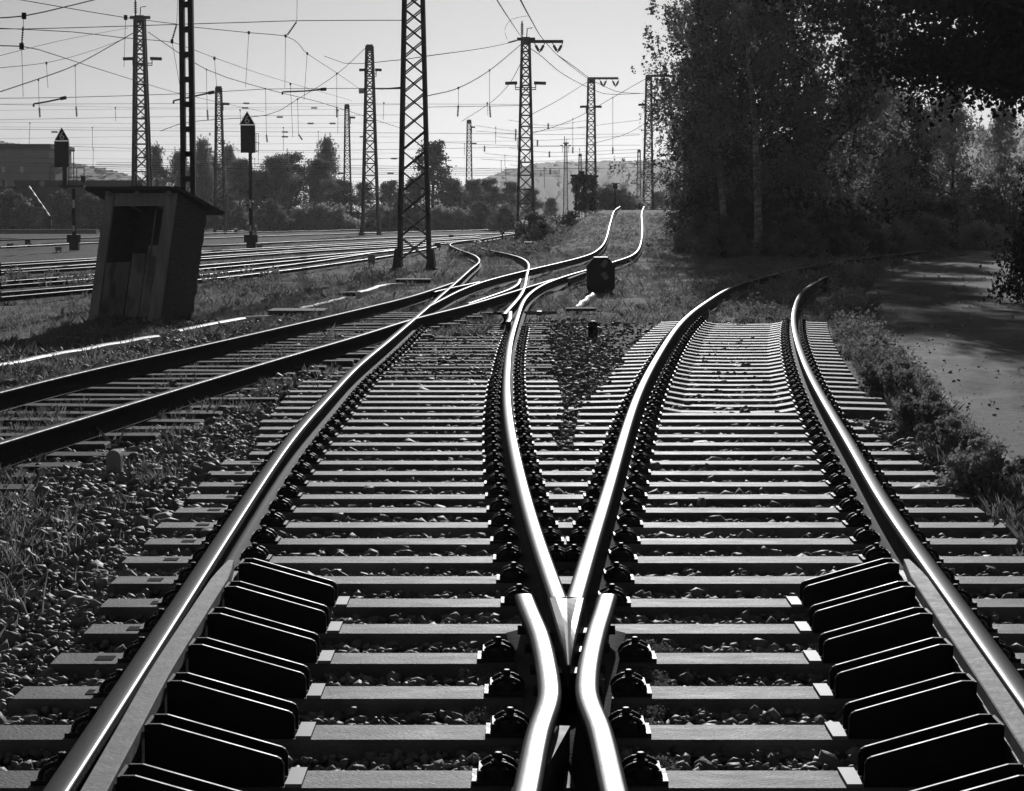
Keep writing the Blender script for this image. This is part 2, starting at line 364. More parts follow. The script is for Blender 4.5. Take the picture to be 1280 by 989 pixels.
D2 = [(0, 552), (133.6, 512), (239, 480), (345, 448.5), (450, 418.7), (512.5, 399), (580, 382.5), (627, 368.5), (655, 360), (692.5, 348.5)]
P1 = trace(R1, 3.5); P2 = trace(R2, ramp=True); P3 = trace(R3); P5 = trace(R5, 3.5)
PHL = trace(HL, ramp=True); P4 = trace(R4); PD1 = trace(D1, 14.0); PD2 = trace(D2, 10.0)
# the curved rails run on behind the weeds
ext = P5[-1]; P5 = P5 + crspline([ext, ext + Vector((1.1, 5.2, 0)), ext + Vector((2.6, 9.4, 0))])[1:]
railobj(P1, 'long polished rail sweeping up from the bottom left corner and through the crossing')
railobj(P2, 'polished rail forming the left leg of the frog and running up onto the hump')
railobj(P3, 'polished rail forming the right leg of the frog and curving off to the right')
railobj(P5, 'polished rail at the right beside the weeds and the path')
railobj(PHL, 'left-hand rail of the track climbing the grassy hump')
railobj(P4, 'thin curved rail of the S-bend, right of its pair, ending in a switch blade')
railobj(PD1, 'dark rusty rail slanting across the left, the one nearer the shed', mats=[M['dullhead'], M['rust']])
railobj(PD2, 'dark rusty rail slanting across the left, the one nearer the marker stone', mats=[M['dullhead'], M['rust']])
# stock and blade rails in the crossing
railobj(trace([(542, 364.5), (561, 360), (580, 356), (599, 352)]), 'short blade rail in the crossing beside the hump rail')
railobj(trace([(585, 379), (625, 365.5), (640, 360), (648, 354), (650, 348.5)]), 'short hooked guard rail with upturned end inside the crossing', cat='guard rail')
railobj(trace([(634.5, 402), (637, 397), (637.5, 389)]), 'stubby bright guard rail end left of the hump rail', cat='guard rail')
railobj(trace([(710, 348), (722, 343.5), (732, 340)]), 'short rusty rail length lying inside the hump track', mats=[M['rust'], M['rust']])
YARD = [
 ([(0, 371), (115, 361), (300, 344), (420, 329), (496, 317.7), (545, 308.5)], 'first'),
 ([(0, 365), (115, 356), (256, 342.7), (390, 327), (470, 315), (540, 306)], 'second'),
 ([(0, 356.8), (115, 348), (256, 335.4), (380, 324), (496, 312.3)], 'third'),
 ([(0, 351.6), (115, 343), (256, 331), (402, 318.7), (496, 310.8)], 'fourth'),
 ([(0, 340.7), (115, 333.4), (256, 323), (400, 313), (496, 307.8), (600, 301)], 'fifth'),
 ([(0, 337.7), (115, 329.8), (256, 320.4), (400, 311), (496, 305.5), (600, 299.5)], 'sixth'),
 ([(0, 332), (115, 325), (256, 316), (400, 308), (496, 303), (600, 296.5)], 'seventh'),
 ([(0, 329), (115, 322.5), (256, 313.7), (400, 306), (496, 301), (600, 294.8)], 'eighth'),
 ([(130, 309), (256, 306.6), (370, 301.5), (496, 296.6), (640, 291), (700, 289)], 'ninth'),
 ([(0, 308.5), (115, 303), (256, 297.4), (380, 293.3), (496, 290), (640, 286.5), (740, 285)], 'tenth'),
 ([(0, 299.4), (115, 296.4), (256, 291.5), (380, 288.5), (496, 286), (640, 283.3), (740, 282.3)], 'eleventh'),
 ([(250, 289.3), (330, 287.3), (420, 285.4), (520, 283.6), (660, 281.6)], 'twelfth')]
for pts, od in YARD:
    railobj(trace(pts, z=.1), f'shiny yard rail crossing behind the shed, {od} counted away from the shed', group='rails of the yard tracks', mats=[M['yardhead'], M['yardside']], cat='rail', prof=PROFY)

def xat(path, y):
    ys = [p.y for p in path]; xs = [p.x for p in path]
    for i in range(len(ys) - 1):
        if (ys[i] - y) * (ys[i + 1] - y) <= 0 and ys[i] != ys[i + 1]:
            return xs[i] + (xs[i + 1] - xs[i]) * (y - ys[i]) / (ys[i + 1] - ys[i])
    return None

# ------------------------------------------------------------ frog
def wing(pts): return crspline([gp(px, py, .18) for px, py in pts], .08)
wl = wing([(655, 742), (662, 760), (675, 792), (683.5, 830), (687, 858), (685.5, 874), (673, 912), (659, 980)]); 
wr = wing([(759.5, 742), (754, 760), (746, 785), (737, 823), (733.7, 855), (736, 872), (750, 908), (767, 980)])
wl.append(wl[-1] + (wl[-1] - wl[-4]).normalized() * 3); wr.append(wr[-1] + (wr[-1] - wr[-4]).normalized() * 3)
fl = gp(709, 790, 0); frog = empty('crossing_frog', (fl.x, fl.y, 0), 'polished steel frog with pointed nose and two bent wing rails, bottom centre', 'rail crossing')
railobj(wl, name='wing_rail', parent=frog); railobj(wr, name='wing_rail', parent=frog)
a0 = P2[0]; b0 = P3[0]; tip = gp(710.8, 829, .165)
def nose():
    m = MB(); la = (P2[0] - P2[3]).normalized(); 
    rows = []
    for t in np.linspace(-.03, 1, 12):
        y = a0.y + (tip.y - a0.y) * t
        if t < 0:
            xl = xat(P2, y) or a0.x; xr = xat(P3, y) or b0.x
        else: xl = a0.x + (tip.x - .004 - a0.x) * t; xr = b0.x + (tip.x + .004 - b0.x) * t
        e = .037 * (1 - max(0, t)) + .003
        z = .1795 - .02 * max(0, (t - .6) / .4) ** 1.5 
        rows.append((xl - e, xr + e, y, z))
    for i in range(len(rows) - 1):
        (l0, r0, y0, z0), (l1, r1, y1, z1) = rows[i], rows[i + 1]
        c0 = (l0 + r0) / 2; c1 = (l1 + r1) / 2; bw_ = .012
        sec = lambda l, r, y, z: [(l - bw_ * .6, y, .02), (l, y, z - .014), (l + min(.006, (r - l) * .1), y, z - .004), (l + min(.03, (r - l) * .33), y, z), ((l + r) / 2, y, z - .006 * min(1, (r - l) / .12)), (r - min(.03, (r - l) * .33), y, z), (r - min(.006, (r - l) * .1), y, z - .004), (r, y, z - .014), (r + bw_ * .6, y, .02)]
        A = sec(l0, r0, y0, z0); B = sec(l1, r1, y1, z1)
        for k in range(8):
            m.cur = 0 if 0 < k < 7 else 1
            m.add([A[k], A[k + 1], B[k + 1], B[k]], [(0, 1, 2, 3)])
    l, r, y, z = rows[-1]; m.cur = 1
    m.add([(l - .01, y, .02), (l, y, z - .01), (r, y, z - .01), (r + .01, y, .02), (tip.x, y - .12, .02)], [(0, 1, 2, 3), (0, 1, 4), (1, 2, 4), (2, 3, 4)])
    return m
nose().build('nose', [M['head'], M['iron']], frog)
m = MB(); q = gp(711, 850, 0)
m.box((q.x, q.y + .1, .008), (.3, .95, .014)); m.box((q.x, q.y - .03, .05), (.055, .3, .05), taper=.85)
for dy in (-.33, -.05, .2): m.box((q.x - .09, q.y + dy, .06), (.05, .12, .05)); m.box((q.x + .09, q.y + dy, .06), (.05, .12, .05))
m.build('base_plate', M['steelgrey'], frog)
for s_ in (-1, 1):
    for yy in (a0.y - .25, a0.y - .62, a0.y - 1.0, a0.y - 1.35):
        xx = xat(wl if s_ < 0 else wr, yy)
        if xx is not None: m = MB(); m.box((xx - s_ * .07, yy, .055), (.08, .1, .07)); m.lathe([(.02, 0), (.02, .035)], (xx + s_ * .012, yy, .09), (s_, 0, 0), 6); m.build('filler_block', M['iron'], frog)
m = MB(); q = gp(692, 975, 0); m.box((q.x, q.y, .06), (.035, .5, .1), Matrix.Rotation(R(-9), 3, 'Z')); m.build('spacer_bar', M['steelgrey'], frog)

# ------------------------------------------------------------ guard rails with comb brackets
SD0 = 6.447; SP = .605
def row_y(k): return SD0 + SP * k          # near edge of sleeper k
def guard(side, bar, brk, label):
    path = [gp(px, py, .2) for px, py in bar]
    e = path[-1] - path[-2]; path.append(path[-1] + e.normalized() * 2.2)
    path = crspline(path, .2)
    b = path[0]; root = empty('check_rail', (b.x, b.y, 0), label, 'guard rail')
    prof = [(-.036, -.05), (-.036, -.004), (-.032, 0), (.032, 0), (.036, -.004), (.036, -.05)]
    V, Fc, Mi = sweep(path, prof, 3); npmesh('guard_bar', V, Fc, M['steelgrey'], root)
    m = MB()
    prof2 = [(-.02, -.2), (-.02, -.05), (.03, -.05), (.03, -.2)]
    V, Fc, Mi = sweep([p + Vector((-side * .012, 0, 0)) for p in path], prof2); npmesh('guard_web', V, Fc, M['iron'], root)
    for k in range(-2, 6):
        y0 = row_y(k) + .015; y1 = y0 + .125
        x = xat(path, y0)
        if x is None: continue
        xi = x - side * .04          # rail-side end; bracket runs inwards (towards -side)
        L = .42; th = .011; dr = -side
        m = MB()
        def plate(yy, sh, ins=0):
            top = [(0, .185), (.012, .193), (.05, .193), (.40, .092), (L - .008, .085), (L, .07)]
            poly = [(ins, 0)] + [(max(a, ins), z) for a, z in top] + [(L, 0)]
            m.prism(poly, (xi + sh, yy, .002), (dr, 0, 0), (0, 0, 1), (0, th, 0))
        plate(y0, 0); plate(y1, 0)
        m.box((xi + dr * .006, (y0 + y1 + th) / 2, .1), (.012, y1 - y0 + th - .004, .184))
        m.box((xi + dr * L / 2, (y0 + y1) / 2 + .004, .008), (L - .02, y1 - y0 - .01, .012))
        m.build('bracket', M['black'], root)
        s = MB(); s.box((xi + dr * (L + .028), y0 + .095, .006), (.05, .2, .012)); s.build('shim_plate', M['shim'], root)
    return root
guard(-1, [(289, 700), (281, 712), (240, 775), (200, 838), (160, 910), (118, 985)], 0, 'left guard rail bar with a comb of black slanted brackets')
# mirrored bar on the right
guard(1, [(1133, 699), (1143, 712), (1196, 790), (1245, 862), (1300, 945), (1330, 990)], 0, 'right guard rail bar with a comb of black slanted brackets')

# ------------------------------------------------------------ sleepers and rail fastenings
def fast_mesh():
    m = MB()
    m.box((0, 0, .008), (.17, .16, .015)); m.box((-.055, 0, .03), (.016, .13, .03))
    # spring clip: arched loop seen end on, with bolt and nut
    for yy in (-.045, .045):
        m.tube([(.062 * math.cos(a) - .0, yy * (1 if 1 else 0), .016 + .048 * math.sin(a)) for a in np.linspace(0, math.pi, 9)], .0095, 6)
    m.tube([(-.05 + .1 * t, .05 * math.cos(t * 0) - .1 * 0 + (.055 if 0 else -.055), .03) for t in (0, .5, 1)], .011, 6)
    m.lathe([(.034, 0), (.034, .006), (.024, .006), (.024, .034), (.014, .038), (.014, .058), (.010, .06)], (0, 0, .03), n=8)
    m.lathe([(.036, 0), (.032, .012)], (0, 0, .03), n=10)
    # domed shoulder
    m.lathe([(.056, 0), (.054, .014), (.044, .028), (.026, .036)], (0, -.01, .014), n=12)
    o = m.build('fastening', M['iron']); me = o.data; bpy.data.objects.remove(o); 
    m2 = MB(); m2.box((.088, -.0, .03), (.006, .15, .05)); 
    return me
FM = fast_mesh()
def fasten(parent, x, y, flip, s=1.0, z=0):
    s *= .95
    f = bpy.data.objects.new('fastening', FM); COL.objects.link(f); f.parent = parent
    f.location = (x - parent.location.x, y - parent.location.y, z - parent.location.z); f.scale = (-s if flip else s, s, s)
    f.rotation_euler = (0, 0, 0)
def beam_sleeper(x0, x1, y, material, label, cat, group, w=.225, h=.2, zt=0.0, rot=0, name='sleeper', kink=None, wob=0):
    """long bevelled sleeper; kink = (xa, xb) region dips in the middle"""
    c = bpy.data.objects.new  # noqa
    cx = (x0 + x1) / 2; cy = y + w / 2; Ln = x1 - x0; m = MB()
    prof = [(-w / 2 - .03, -h), (-w / 2 - .002, -.016), (-w / 2 + .010, 0), (w / 2 - .010, 0), (w / 2 + .002, -.016), (w / 2 + .03, -h)]
    xs = [-Ln / 2, -Ln / 2 + .012, Ln / 2 - .012, Ln / 2]; dz = [-.012, 0, 0, -.012]
    if kink:
        xs = [-Ln / 2, -Ln / 2 + .012] ; dz = [-.03, -.012]
        for a, b in kink: xs.append(a); dz.append(b)
        xs += [Ln / 2 - .012, Ln / 2]; dz += [-.012, -.03]
    vs = []
    for xx, d in zip(xs, dz):
        for (a, b) in prof: vs.append((xx, a, b + (d if b > -h + .01 else 0)))
    n = len(prof); fs = []
    for i in range(len(xs) - 1):
        for k in range(n): fs.append((i * n + k, i * n + (k + 1) % n, (i + 1) * n + (k + 1) % n, (i + 1) * n + k))
    fs.append(tuple(range(n))); fs.append(tuple((len(xs) - 1) * n + k for k in range(n))[::-1])
    m.add(vs, fs); o = m.build(name, material, None, False, (0, 0, 0))
    o.location = (cx, cy, zt); o.rotation_euler = (R(rnd.uniform(-.5, .5)) * wob, R(rnd.uniform(-.3, .3)) * wob, rot)
    return tag(o, label, cat, group)
LEFT_K = [-2.6, -2.3, -1.93, -1.92, -1.91, -1.96, -2.03, -2.09, -2.08, -2.12, -2.11, -2.13, -2.15, -2.19, -2.17, -2.04, -2.06, -2.12, -2.19, -2.25, -2.24, -2.26, -2.28, -2.3, -2.33, -2.3, -2.33]
LEFT_K = [v * 2538 / 2721 for v in LEFT_K]
rails4 = (P1, P2, P3, P5)
def add_stamps(o, x0, y, sc=1):
    s = MB(); s.box((x0 + .28 * sc, y + .11, .0015), (.075, .085, .003)); s.build('stamp', M['stamp'], None, loc=None)
    st = bpy.data.objects[-1]
ends = {}
def stamp(o, x0, y):
    s = MB(); a = x0 + rnd.uniform(.2, .3)
    s.box((a, y + .112, .0012), (.07, .08, .003))
    s.box((a + .12, y + .11, .0012), (.055, .02, .003)); s.box((a + .12, y + .11, .0016), (.02, .045, .003))
    s.build('cast_mark', M['stamp'], o)
for k in range(-2, 27):
    y = row_y(k); yc = y + .11
    xl = LEFT_K[max(0, k)] if k < len(LEFT_K) else -2.2
    if k < 0: xl = -2.5
    full = k <= 15
    if full:
        xr = 2.66 if k < 8 else 2.55 + .02 * k
        if k in (-2, -1): where = 'lying in front of the frog at the bottom edge'
        d = k - 3
        lab = f'long grey concrete bearer under both tracks, {ordn(k + 1)} from the bottom edge' if k >= 0 else 'grey concrete bearer just below the bottom edge of the view'
        o = beam_sleeper(xl, xr + rnd.uniform(-.04, .04), y, M['conc'], lab, 'sleeper', 'long concrete bearers under both tracks')
        ends[k] = (xl, xr)
        if k <= 14 and k >= 0: stamp(o, xl, y)
        rl = list(rails4)
        segs = [(o, xl, xr)]
    else:
        xr = gp({16: 698, 17: 692, 18: 700, 19: 706}.get(k, 708 - (k - 20) * 1.6), 265 + 4721 / y, 0).x
        o = beam_sleeper(xl, xr, y, M['conc'], f'concrete sleeper of the left-hand track, {ordn(k + 1)} row from the bottom edge', 'sleeper', 'concrete sleepers of the left-hand track')
        ends[k] = (xl, xr)
    for ri, P in enumerate(rails4 if full else (P1, P2)):
        if ri in (1, 2) and k < 5:
            W = wl if ri == 1 else wr; x = xat(W, yc)
            if x is None: continue
            s_ = -1 if ri == 1 else 1
            fasten(o, x + s_ * .13, yc, s_ > 0)
            continue
        x = xat(P, yc)
        if x is None: continue
        inner = {0: 1, 1: -1, 2: 1, 3: -1}[ri]
        if not (ri in (0, 3) and k < 6): fasten(o, x + inner * .12, yc, inner < 0)
        if ri in (0, 3): fasten(o, x - inner * .12, yc, inner > 0)
        elif k >= 7: fasten(o, x - inner * .115, yc, inner > 0, .9)
# right-hand track, separate concrete sleepers, first level, then with a dipped middle
for k in range(16, 47):
    y = row_y(k); yc = y + .11
    xa = xat(P3, yc); xb = xat(P5, yc)
    if xa is None or xb is None: continue
    c = (xa + xb) / 2; g = (xb - xa) / 2; hw = 1.32 + (.12 if k < 24 else 0)
    heading = math.atan2((xat(P3, yc + .5) or xa) - xa, .5)
    if k < 21:
        xl = gp(716 + (k - 16) * 1.5, 265 + 4721 / y, 0).x
        o = beam_sleeper(xl, 2.85, y, M['conc'], f'level concrete sleeper of the right-hand track, {ordn(k + 1)} row from the bottom edge', 'sleeper', 'concrete sleepers of the right-hand track')
    else:
        kk = [(-g - .16, 0), (-g + .16, 0), (-g + .36, -.036), (0, -.04), (g - .36, -.036), (g - .16, 0), (g + .16, 0)]
        o = beam_sleeper(c - hw, c + hw, y, M['conc'], f'dipped concrete sleeper under the curving track, {ordn(k - 20)} beyond the level ones', 'sleeper', 'dipped concrete sleepers of the curving track', kink=kk, zt=.004)
        o.rotation_euler[2] = -heading * .5
    ends[100 + k] = (c - hw, c + hw)
    for x, inner in ((xa, 1), (xb, -1)):
        fasten(o, x + inner * .12, yc, inner < 0); fasten(o, x - inner * .12, yc, inner > 0, .9)
# dark, half buried timber sleepers further up the left-hand track
for k in range(27, 48):
    y = row_y(k); yc = y + .11
    xa = xat(P1, yc); xb = xat(P2, yc)
    if xa is None or xb is None: continue
    o = beam_sleeper(xa - .42, xb + .5, y, M['wood'], f'dark timber sleeper half sunk in ballast, {ordn(k - 26)} beyond the pale ones', 'sleeper', 'dark timber sleepers beyond the pale ones', zt=-.025 - .015 * rnd.random(), wob=1)
    if k < 44:
        fasten(o, xa + .108, yc, False, z=-.02); fasten(o, xb - .108, yc, True, z=-.02); fasten(o, xb + .108, yc, False, z=-.02)
for i, y in enumerate(np.arange(12.2, 37.5, .64)):
    xa = xat(PD1, y); xb = xat(PD2, y)
    if xb is None: continue
    if xa is None: xa = xb - 1.45
    o = beam_sleeper(xa - .35 + rnd.uniform(-.1, .1), xb + rnd.uniform(.3, .75) * (1 if y < 20 else .6), y, M['wood'], f'weathered timber sleeper under the slanting rusty track, {ordn(i + 1)} from its near end', 'sleeper', 'timber sleepers under the slanting track', w=.24, zt=.0 + .02 * rnd.random(), wob=2)
    o.rotation_euler[2] = R(rnd.uniform(-2, 1))

# ------------------------------------------------------------ ground sheet
ys = np.concatenate([np.linspace(2, 40, 260), np.geomspace(40.2, 260, 230), np.geomspace(270, 1850, 24)])
us = np.concatenate([-np.geomspace(1, .005, 150), np.geomspace(.005, 1, 150)])
wid = np.minimum(np.maximum(14, ys * .45 + 8), 900)
X = us[None, :] * wid[:, None]; Y = np.repeat(ys[:, None], len(us), 1); Z = Hn(X, Y)
def grassy(x, y):
    x = np.asarray(x, float); y = np.asarray(y, float)
    g = np.zeros_like(x)
    xd1 = np.interp(y, [14, 19, 24, 30, 40, 52], [-4.9, -4.4, -3.8, -3.0, -1.9, -1.0])
    g = np.maximum(g, .95 * sstep(.4, .9, xd1 - x) * (y > 16) * (y < 44 + 0 * x))       # around the shed
    g = np.maximum(g, .9 * ((y >= 40) & (y < 62) & (x < -1.2) & (x > -11)) )
    g = np.maximum(g, .34 * ((y >= 16) & (y < 42) & (x > xd1 - .4) & (x < xd1 + 2.2)))
    g = np.maximum(g, .75 * sstep(30, 38, y) * (y < 65) * (x > -2.5) * (x < 8))
    g = np.maximum(g, .35 * (y < 12) * (x < -2.1))
    xc = np.interp(y, XC_D, XC_X)
    g = np.maximum(g, 1.0 * (y > 60) * (x > xc - 7) * (x < 40))
    pl = np.interp(y, PATH_D, PATH_L)
    g = np.maximum(g, .7 * (y < 112) * (x > pl - 1.4)); g = np.where((y < 34) & (x > 2.7), np.maximum(g, .8), g)
    g = np.maximum(g, .22 * (y > 62) * (x < xc - 7))
    return g
V = np.stack([X, Y, Z], -1).reshape(-1, 3); ny, nx = len(ys), len(us)
ii = (np.arange(ny - 1)[:, None] * nx + np.arange(nx - 1)[None, :]).ravel()
Fq = np.stack([ii, ii + 1, ii + nx + 1, ii + nx], 1)
g = npmesh('ground', V, Fq, M['ground'], smooth=True); tag(g, kind='structure')
a = g.data.attributes.new('grassy', 'FLOAT', 'POINT'); a.data.foreach_set('value', grassy(V[:, 0], V[:, 1]).astype(np.float32))

# path
pd = np.concatenate([np.linspace(4, 60, 120), np.linspace(61, 110, 60)]); pl = np.interp(pd, PATH_D, PATH_L)
V = []; 
for d, l in zip(pd, pl):
    for j in range(9):
        V.append((l + .04 * math.sin(d * 3.1) * (j == 0) + 4.6 * j / 8, d, -.13 + .03 * math.sin(j / 8 * math.pi)))
Fq = [(i * 9 + j, i * 9 + j + 1, (i + 1) * 9 + j + 1, (i + 1) * 9 + j) for i in range(len(pd) - 1) for j in range(8)]
tag(npmesh('path', V, Fq, M['asphalt'], smooth=True), kind='structure')
m = MB()
for i in range(0, len(pd) - 3, 2):
    if pd[i] > 62: break
    a_ = Vector((pl[i] - .06, pd[i] + .01, -.13 + rnd.uniform(-.02, .012))); b_ = Vector((pl[i + 2] - .06 + rnd.uniform(-.015, .015), pd[i + 2] - .01, -.13 + rnd.uniform(-.02, .012)))
    m.bar(a_, b_, .11, .16)
tag(m.build('kerb', M['kerb']), kind='structure')

# ------------------------------------------------------------ hills
def hill(px0, px1, d, prof, seed, label):
    r_ = random.Random(seed); n = 260; K = 18; V = []; Fc = []
    for i in range(n + 1):
        px = px0 + (px1 - px0) * i / n; py = np.interp(px, [p[0] for p in prof], [p[1] for p in prof]) + r_.uniform(-.6, .6) + .7 * math.sin(i * .9) * math.sin(i * .31)
        top = atd(px, py, d)
        for j in range(K + 1):
            t = j / K; e = 1 if 0 < j < K else 0
            V.append((top.x * (1 - .2 * (1 - t)) + e * r_.uniform(-2.5, 2.5), d - (1 - t) * d * .3 + e * r_.uniform(-3, 3), -2 + (top.z + 2) * math.sin(t * math.pi / 2) + e * r_.uniform(-.35, .35)))
        V.append((top.x, d + 150, -5))
    for i in range(n):
        for j in range(K + 1): Fc.append((i * (K + 2) + j, (i + 1) * (K + 2) + j, (i + 1) * (K + 2) + j + 1, i * (K + 2) + j + 1))
    o = npmesh('hill', V, Fc, M['hill'], smooth=True); tag(o, label, None, None, 'structure')
hill(560, 1320, 1500, [(560, 240), (600, 226), (640, 212), (680, 204), (740, 203), (800, 202), (860, 199), (930, 190), (1050, 175), (1180, 165), (1320, 160)], 3, 'wooded hill ridge behind the masts')
hill(-120, 230, 900, [(-120, 176), (0, 178), (50, 186), (85, 204), (110, 208), (140, 214), (170, 222), (200, 232), (230, 240)], 4, 'wooded hill behind the pale building')

# ------------------------------------------------------------ stones
def ico():
    t = (1 + 5 ** .5) / 2
    v = np.array([(-1, t, 0), (1, t, 0), (-1, -t, 0), (1, -t, 0), (0, -1, t), (0, 1, t), (0, -1, -t), (0, 1, -t), (t, 0, -1), (t, 0, 1), (-t, 0, -1), (-t, 0, 1)]) / math.sqrt(1 + t * t)
    f = np.array([(0, 11, 5), (0, 5, 1), (0, 1, 7), (0, 7, 10), (0, 10, 11), (1, 5, 9), (5, 11, 4), (11, 10, 2), (10, 7, 6), (7, 1, 8), (3, 9, 4), (3, 4, 2), (3, 2, 6), (3, 6, 8), (3, 8, 9), (4, 9, 5), (2, 4, 11), (6, 2, 10), (8, 6, 7), (9, 8, 1)])
    return v, f
IV, IF = ico()
def randrot(n):
    q = rng.normal(size=(n, 4)); q /= np.linalg.norm(q, axis=1, keepdims=True); w_, x, y, z = q.T
    return np.stack([1 - 2 * (y * y + z * z), 2 * (x * y - z * w_), 2 * (x * z + y * w_), 2 * (x * y + z * w_), 1 - 2 * (x * x + z * z), 2 * (y * z - x * w_), 2 * (x * z - y * w_), 2 * (y * z + x * w_), 1 - 2 * (x * x + y * y)], 1).reshape(n, 3, 3)
def stones(P, size, name, material):
    n = len(P); jit = 1 + rng.uniform(-.42, .32, (n, 12, 1)); sc = (size * rng.lognormal(0, .28, n))[:, None] * rng.uniform(.4, 1.2, (n, 3))
    v = IV[None] * jit * sc[:, None, :]; v = np.einsum('nij,nkj->nki', randrot(n), v); v[..., 2] *= .8
    v = v + P[:, None, :]
    f = IF[None] + (np.arange(n) * 12)[:, None, None]
    return tag(npmesh(name, v.reshape(-1, 3), f.reshape(-1, 3), material), kind='stuff')
pts = []
N = 300000
x = rng.uniform(-6.5, 4.2, N); u = rng.uniform(0, 1, N); y = 5.2 * (36 / 5.2) ** u     # log distribution
keep = (np.abs(x) < y * .245 + .35)
pl_ = np.interp(y, PATH_D, PATH_L)
keep &= x < np.minimum(pl_ - .5, 3.6)
kk = np.floor((y - SD0) / SP); fr = (y - SD0) / SP - kk
onsl = (fr * SP < .235) & (fr * SP > -.02)
lx = np.where(kk < 27, -2.1, -99); inx = (x > np.interp(kk, range(len(LEFT_K)), LEFT_K) - .02) & (x < np.where(y < row_y(16), 2.95, 2.95))
# gap between the two rows of sleepers further on
gapx0 = np.interp(y, [row_y(16), row_y(27)], [gp(700, 570, 0).x, gp(700, 478, 0).x]); gapx1 = np.interp(y, [row_y(16), row_y(20), row_y(30)], [gp(718, 570, 0).x, gp(724, 515, 0).x, gp(775, 440, 0).x])
gap = (y > row_y(16)) & (x > gapx0 + .03) & (x < gapx1 - .03)
hit_sl = onsl & inx & ~gap & ((kk < 27) | (x > gapx1))
keep &= ~hit_sl | (rng.uniform(0, 1, N) < .002)
d1 = np.interp(y, [p.y for p in PD1], [p.x for p in PD1]); d2 = np.interp(y, [p.y for p in PD2], [p.x for p in PD2]); keep &= ~((x > d1 - .1) & (x < d2 + .5) & (y < 36) & (rng.uniform(0, 1, N) < .6))
gr_ = grassy(x, y); keep &= rng.uniform(0, 1, N) > gr_ * .75
keep &= ~((x > gapx1 - .1) & (y > 18.4) & (rng.uniform(0, 1, N) < .8)); ins = (y > row_y(27)) & (x < .9) & (x > -1.9); keep &= ~(ins & (onsl & (rng.uniform(0, 1, N) < .85) | (rng.uniform(0, 1, N) < .45)))
ingap_dens = rng.uniform(0, 1, N) < np.where((x > -1.9) & (x < 2.4) & (y < 30), .75, .9)
keep &= ingap_dens
x, y = x[keep], y[keep]; print('stones', len(x))
size = rng.uniform(.013, .031, len(x)) * np.clip(y / 9, .9, 1.35)
zz = Hn(x, y) + rng.uniform(-.008, .036, len(x)) - .004
outer = (x < -2.15) | ((y > 17.5) & (x > gapx0[keep]) & (x < gapx1[keep]))
zz = zz + np.where(outer, rng.uniform(0, .05, len(x)), 0)
stones(np.stack([x, y, zz], 1), size, 'ballast', M['stone'])

# ------------------------------------------------------------ grass, weeds, stonecrop
def blades(P, h, wd, n, name, material, lean=.5):
    T = len(P); P = np.repeat(P, n, 0); hh = np.repeat(h, n) * rng.uniform(.4, 1.1, T * n); N_ = T * n
    P = P + np.stack([rng.normal(0, .045, N_), rng.normal(0, .045, N_), np.zeros(N_)], 1)
    a = rng.uniform(0, 2 * np.pi, N_); l = rng.uniform(.1, 1, N_) * lean * hh; wv = np.stack([-np.sin(a), np.cos(a), np.zeros(N_)], 1) * (wd * rng.uniform(.6, 1.2, N_))[:, None]
    dirv = np.stack([np.cos(a), np.sin(a), np.zeros(N_)], 1) * l[:, None]; up = np.stack([np.zeros(N_), np.zeros(N_), hh], 1)
    A = P - wv; B = P + wv; C_ = P + up * .6 + dirv * .4 + wv * .6; D = P + up + dirv; E = P + up * .6 + dirv * .4 - wv * .6
    V = np.stack([A, B, C_, D, E], 1).reshape(-1, 3); b = np.arange(N_)[:, None] * 5
    return tag(npmesh(name, V, b + np.array([[0, 1, 2, 3, 4]]), material), kind='stuff')
def noise2(x, y, s): return .5 + .5 * np.sin(x * 1.3 * s + 2 * np.sin(y * .7 * s + 1)) * np.cos(y * 1.1 * s + 1.7 * np.sin(x * .9 * s))
def scatter(N_, x0, x1, y0, y1, pw=1.0):
    u = rng.uniform(0, 1, N_); y = y0 * (y1 / y0) ** u; x = rng.uniform(x0, x1, N_); return x, y
def inview(x, y, m_=.4): return np.abs(x) < y * .24 + m_
# general grass
x, y = scatter(330000, -16, 14, 8, 125)
xd1 = np.interp(y, [14, 19, 24, 30, 40, 52], [-4.9, -4.4, -3.8, -3.0, -1.9, -1.0]); pl_ = np.interp(y, PATH_D, PATH_L)
gk = grassy(x, y); nz = noise2(x, y, 1.0) * .6 + noise2(x, y, 3.1) * .4
k = inview(x, y) & (rng.uniform(0, 1, len(x)) < gk * np.clip(nz * 1.7 - .25, .03, 1)) & ~((x > pl_ - .12) & (x < pl_ + 4.7))
xa_ = np.interp(y, [p.y for p in P3], [p.x for p in P3]); xb_ = np.interp(y, [p.y for p in P5], [p.x for p in P5]); clear = ((y < 29) & (x > -1.95) & (x < 2.75)) | ((y < 34.5) & (x > xa_ - 1.0) & (x < xb_ + .75)) | ((y < 33) & (x > -1.7) & (x < .9) & (rng.uniform(0, 1, len(x)) < .93)); k &= ~clear
for P in (PD1, PD2, PHL, P4, P2, P1, P3, P5):
    px_ = np.interp(y, [p.y for p in P], [p.x for p in P], left=99, right=99); k &= ~(np.abs(x - px_) < np.where(y > 45, .16, .08))
yx = np.array([[p.x, p.y] for p in PHL if p.y > 62]); 
tr = (y > 60) & (y < 128) & (np.abs(x - np.interp(y, XC_D, XC_X)) < 1.0)
x, y = x[k], y[k]
shedk = ~((np.abs(x + 5.7) < .9) & (np.abs(y - 34.8) < 1.1)); x, y = x[shedk], y[shedk]
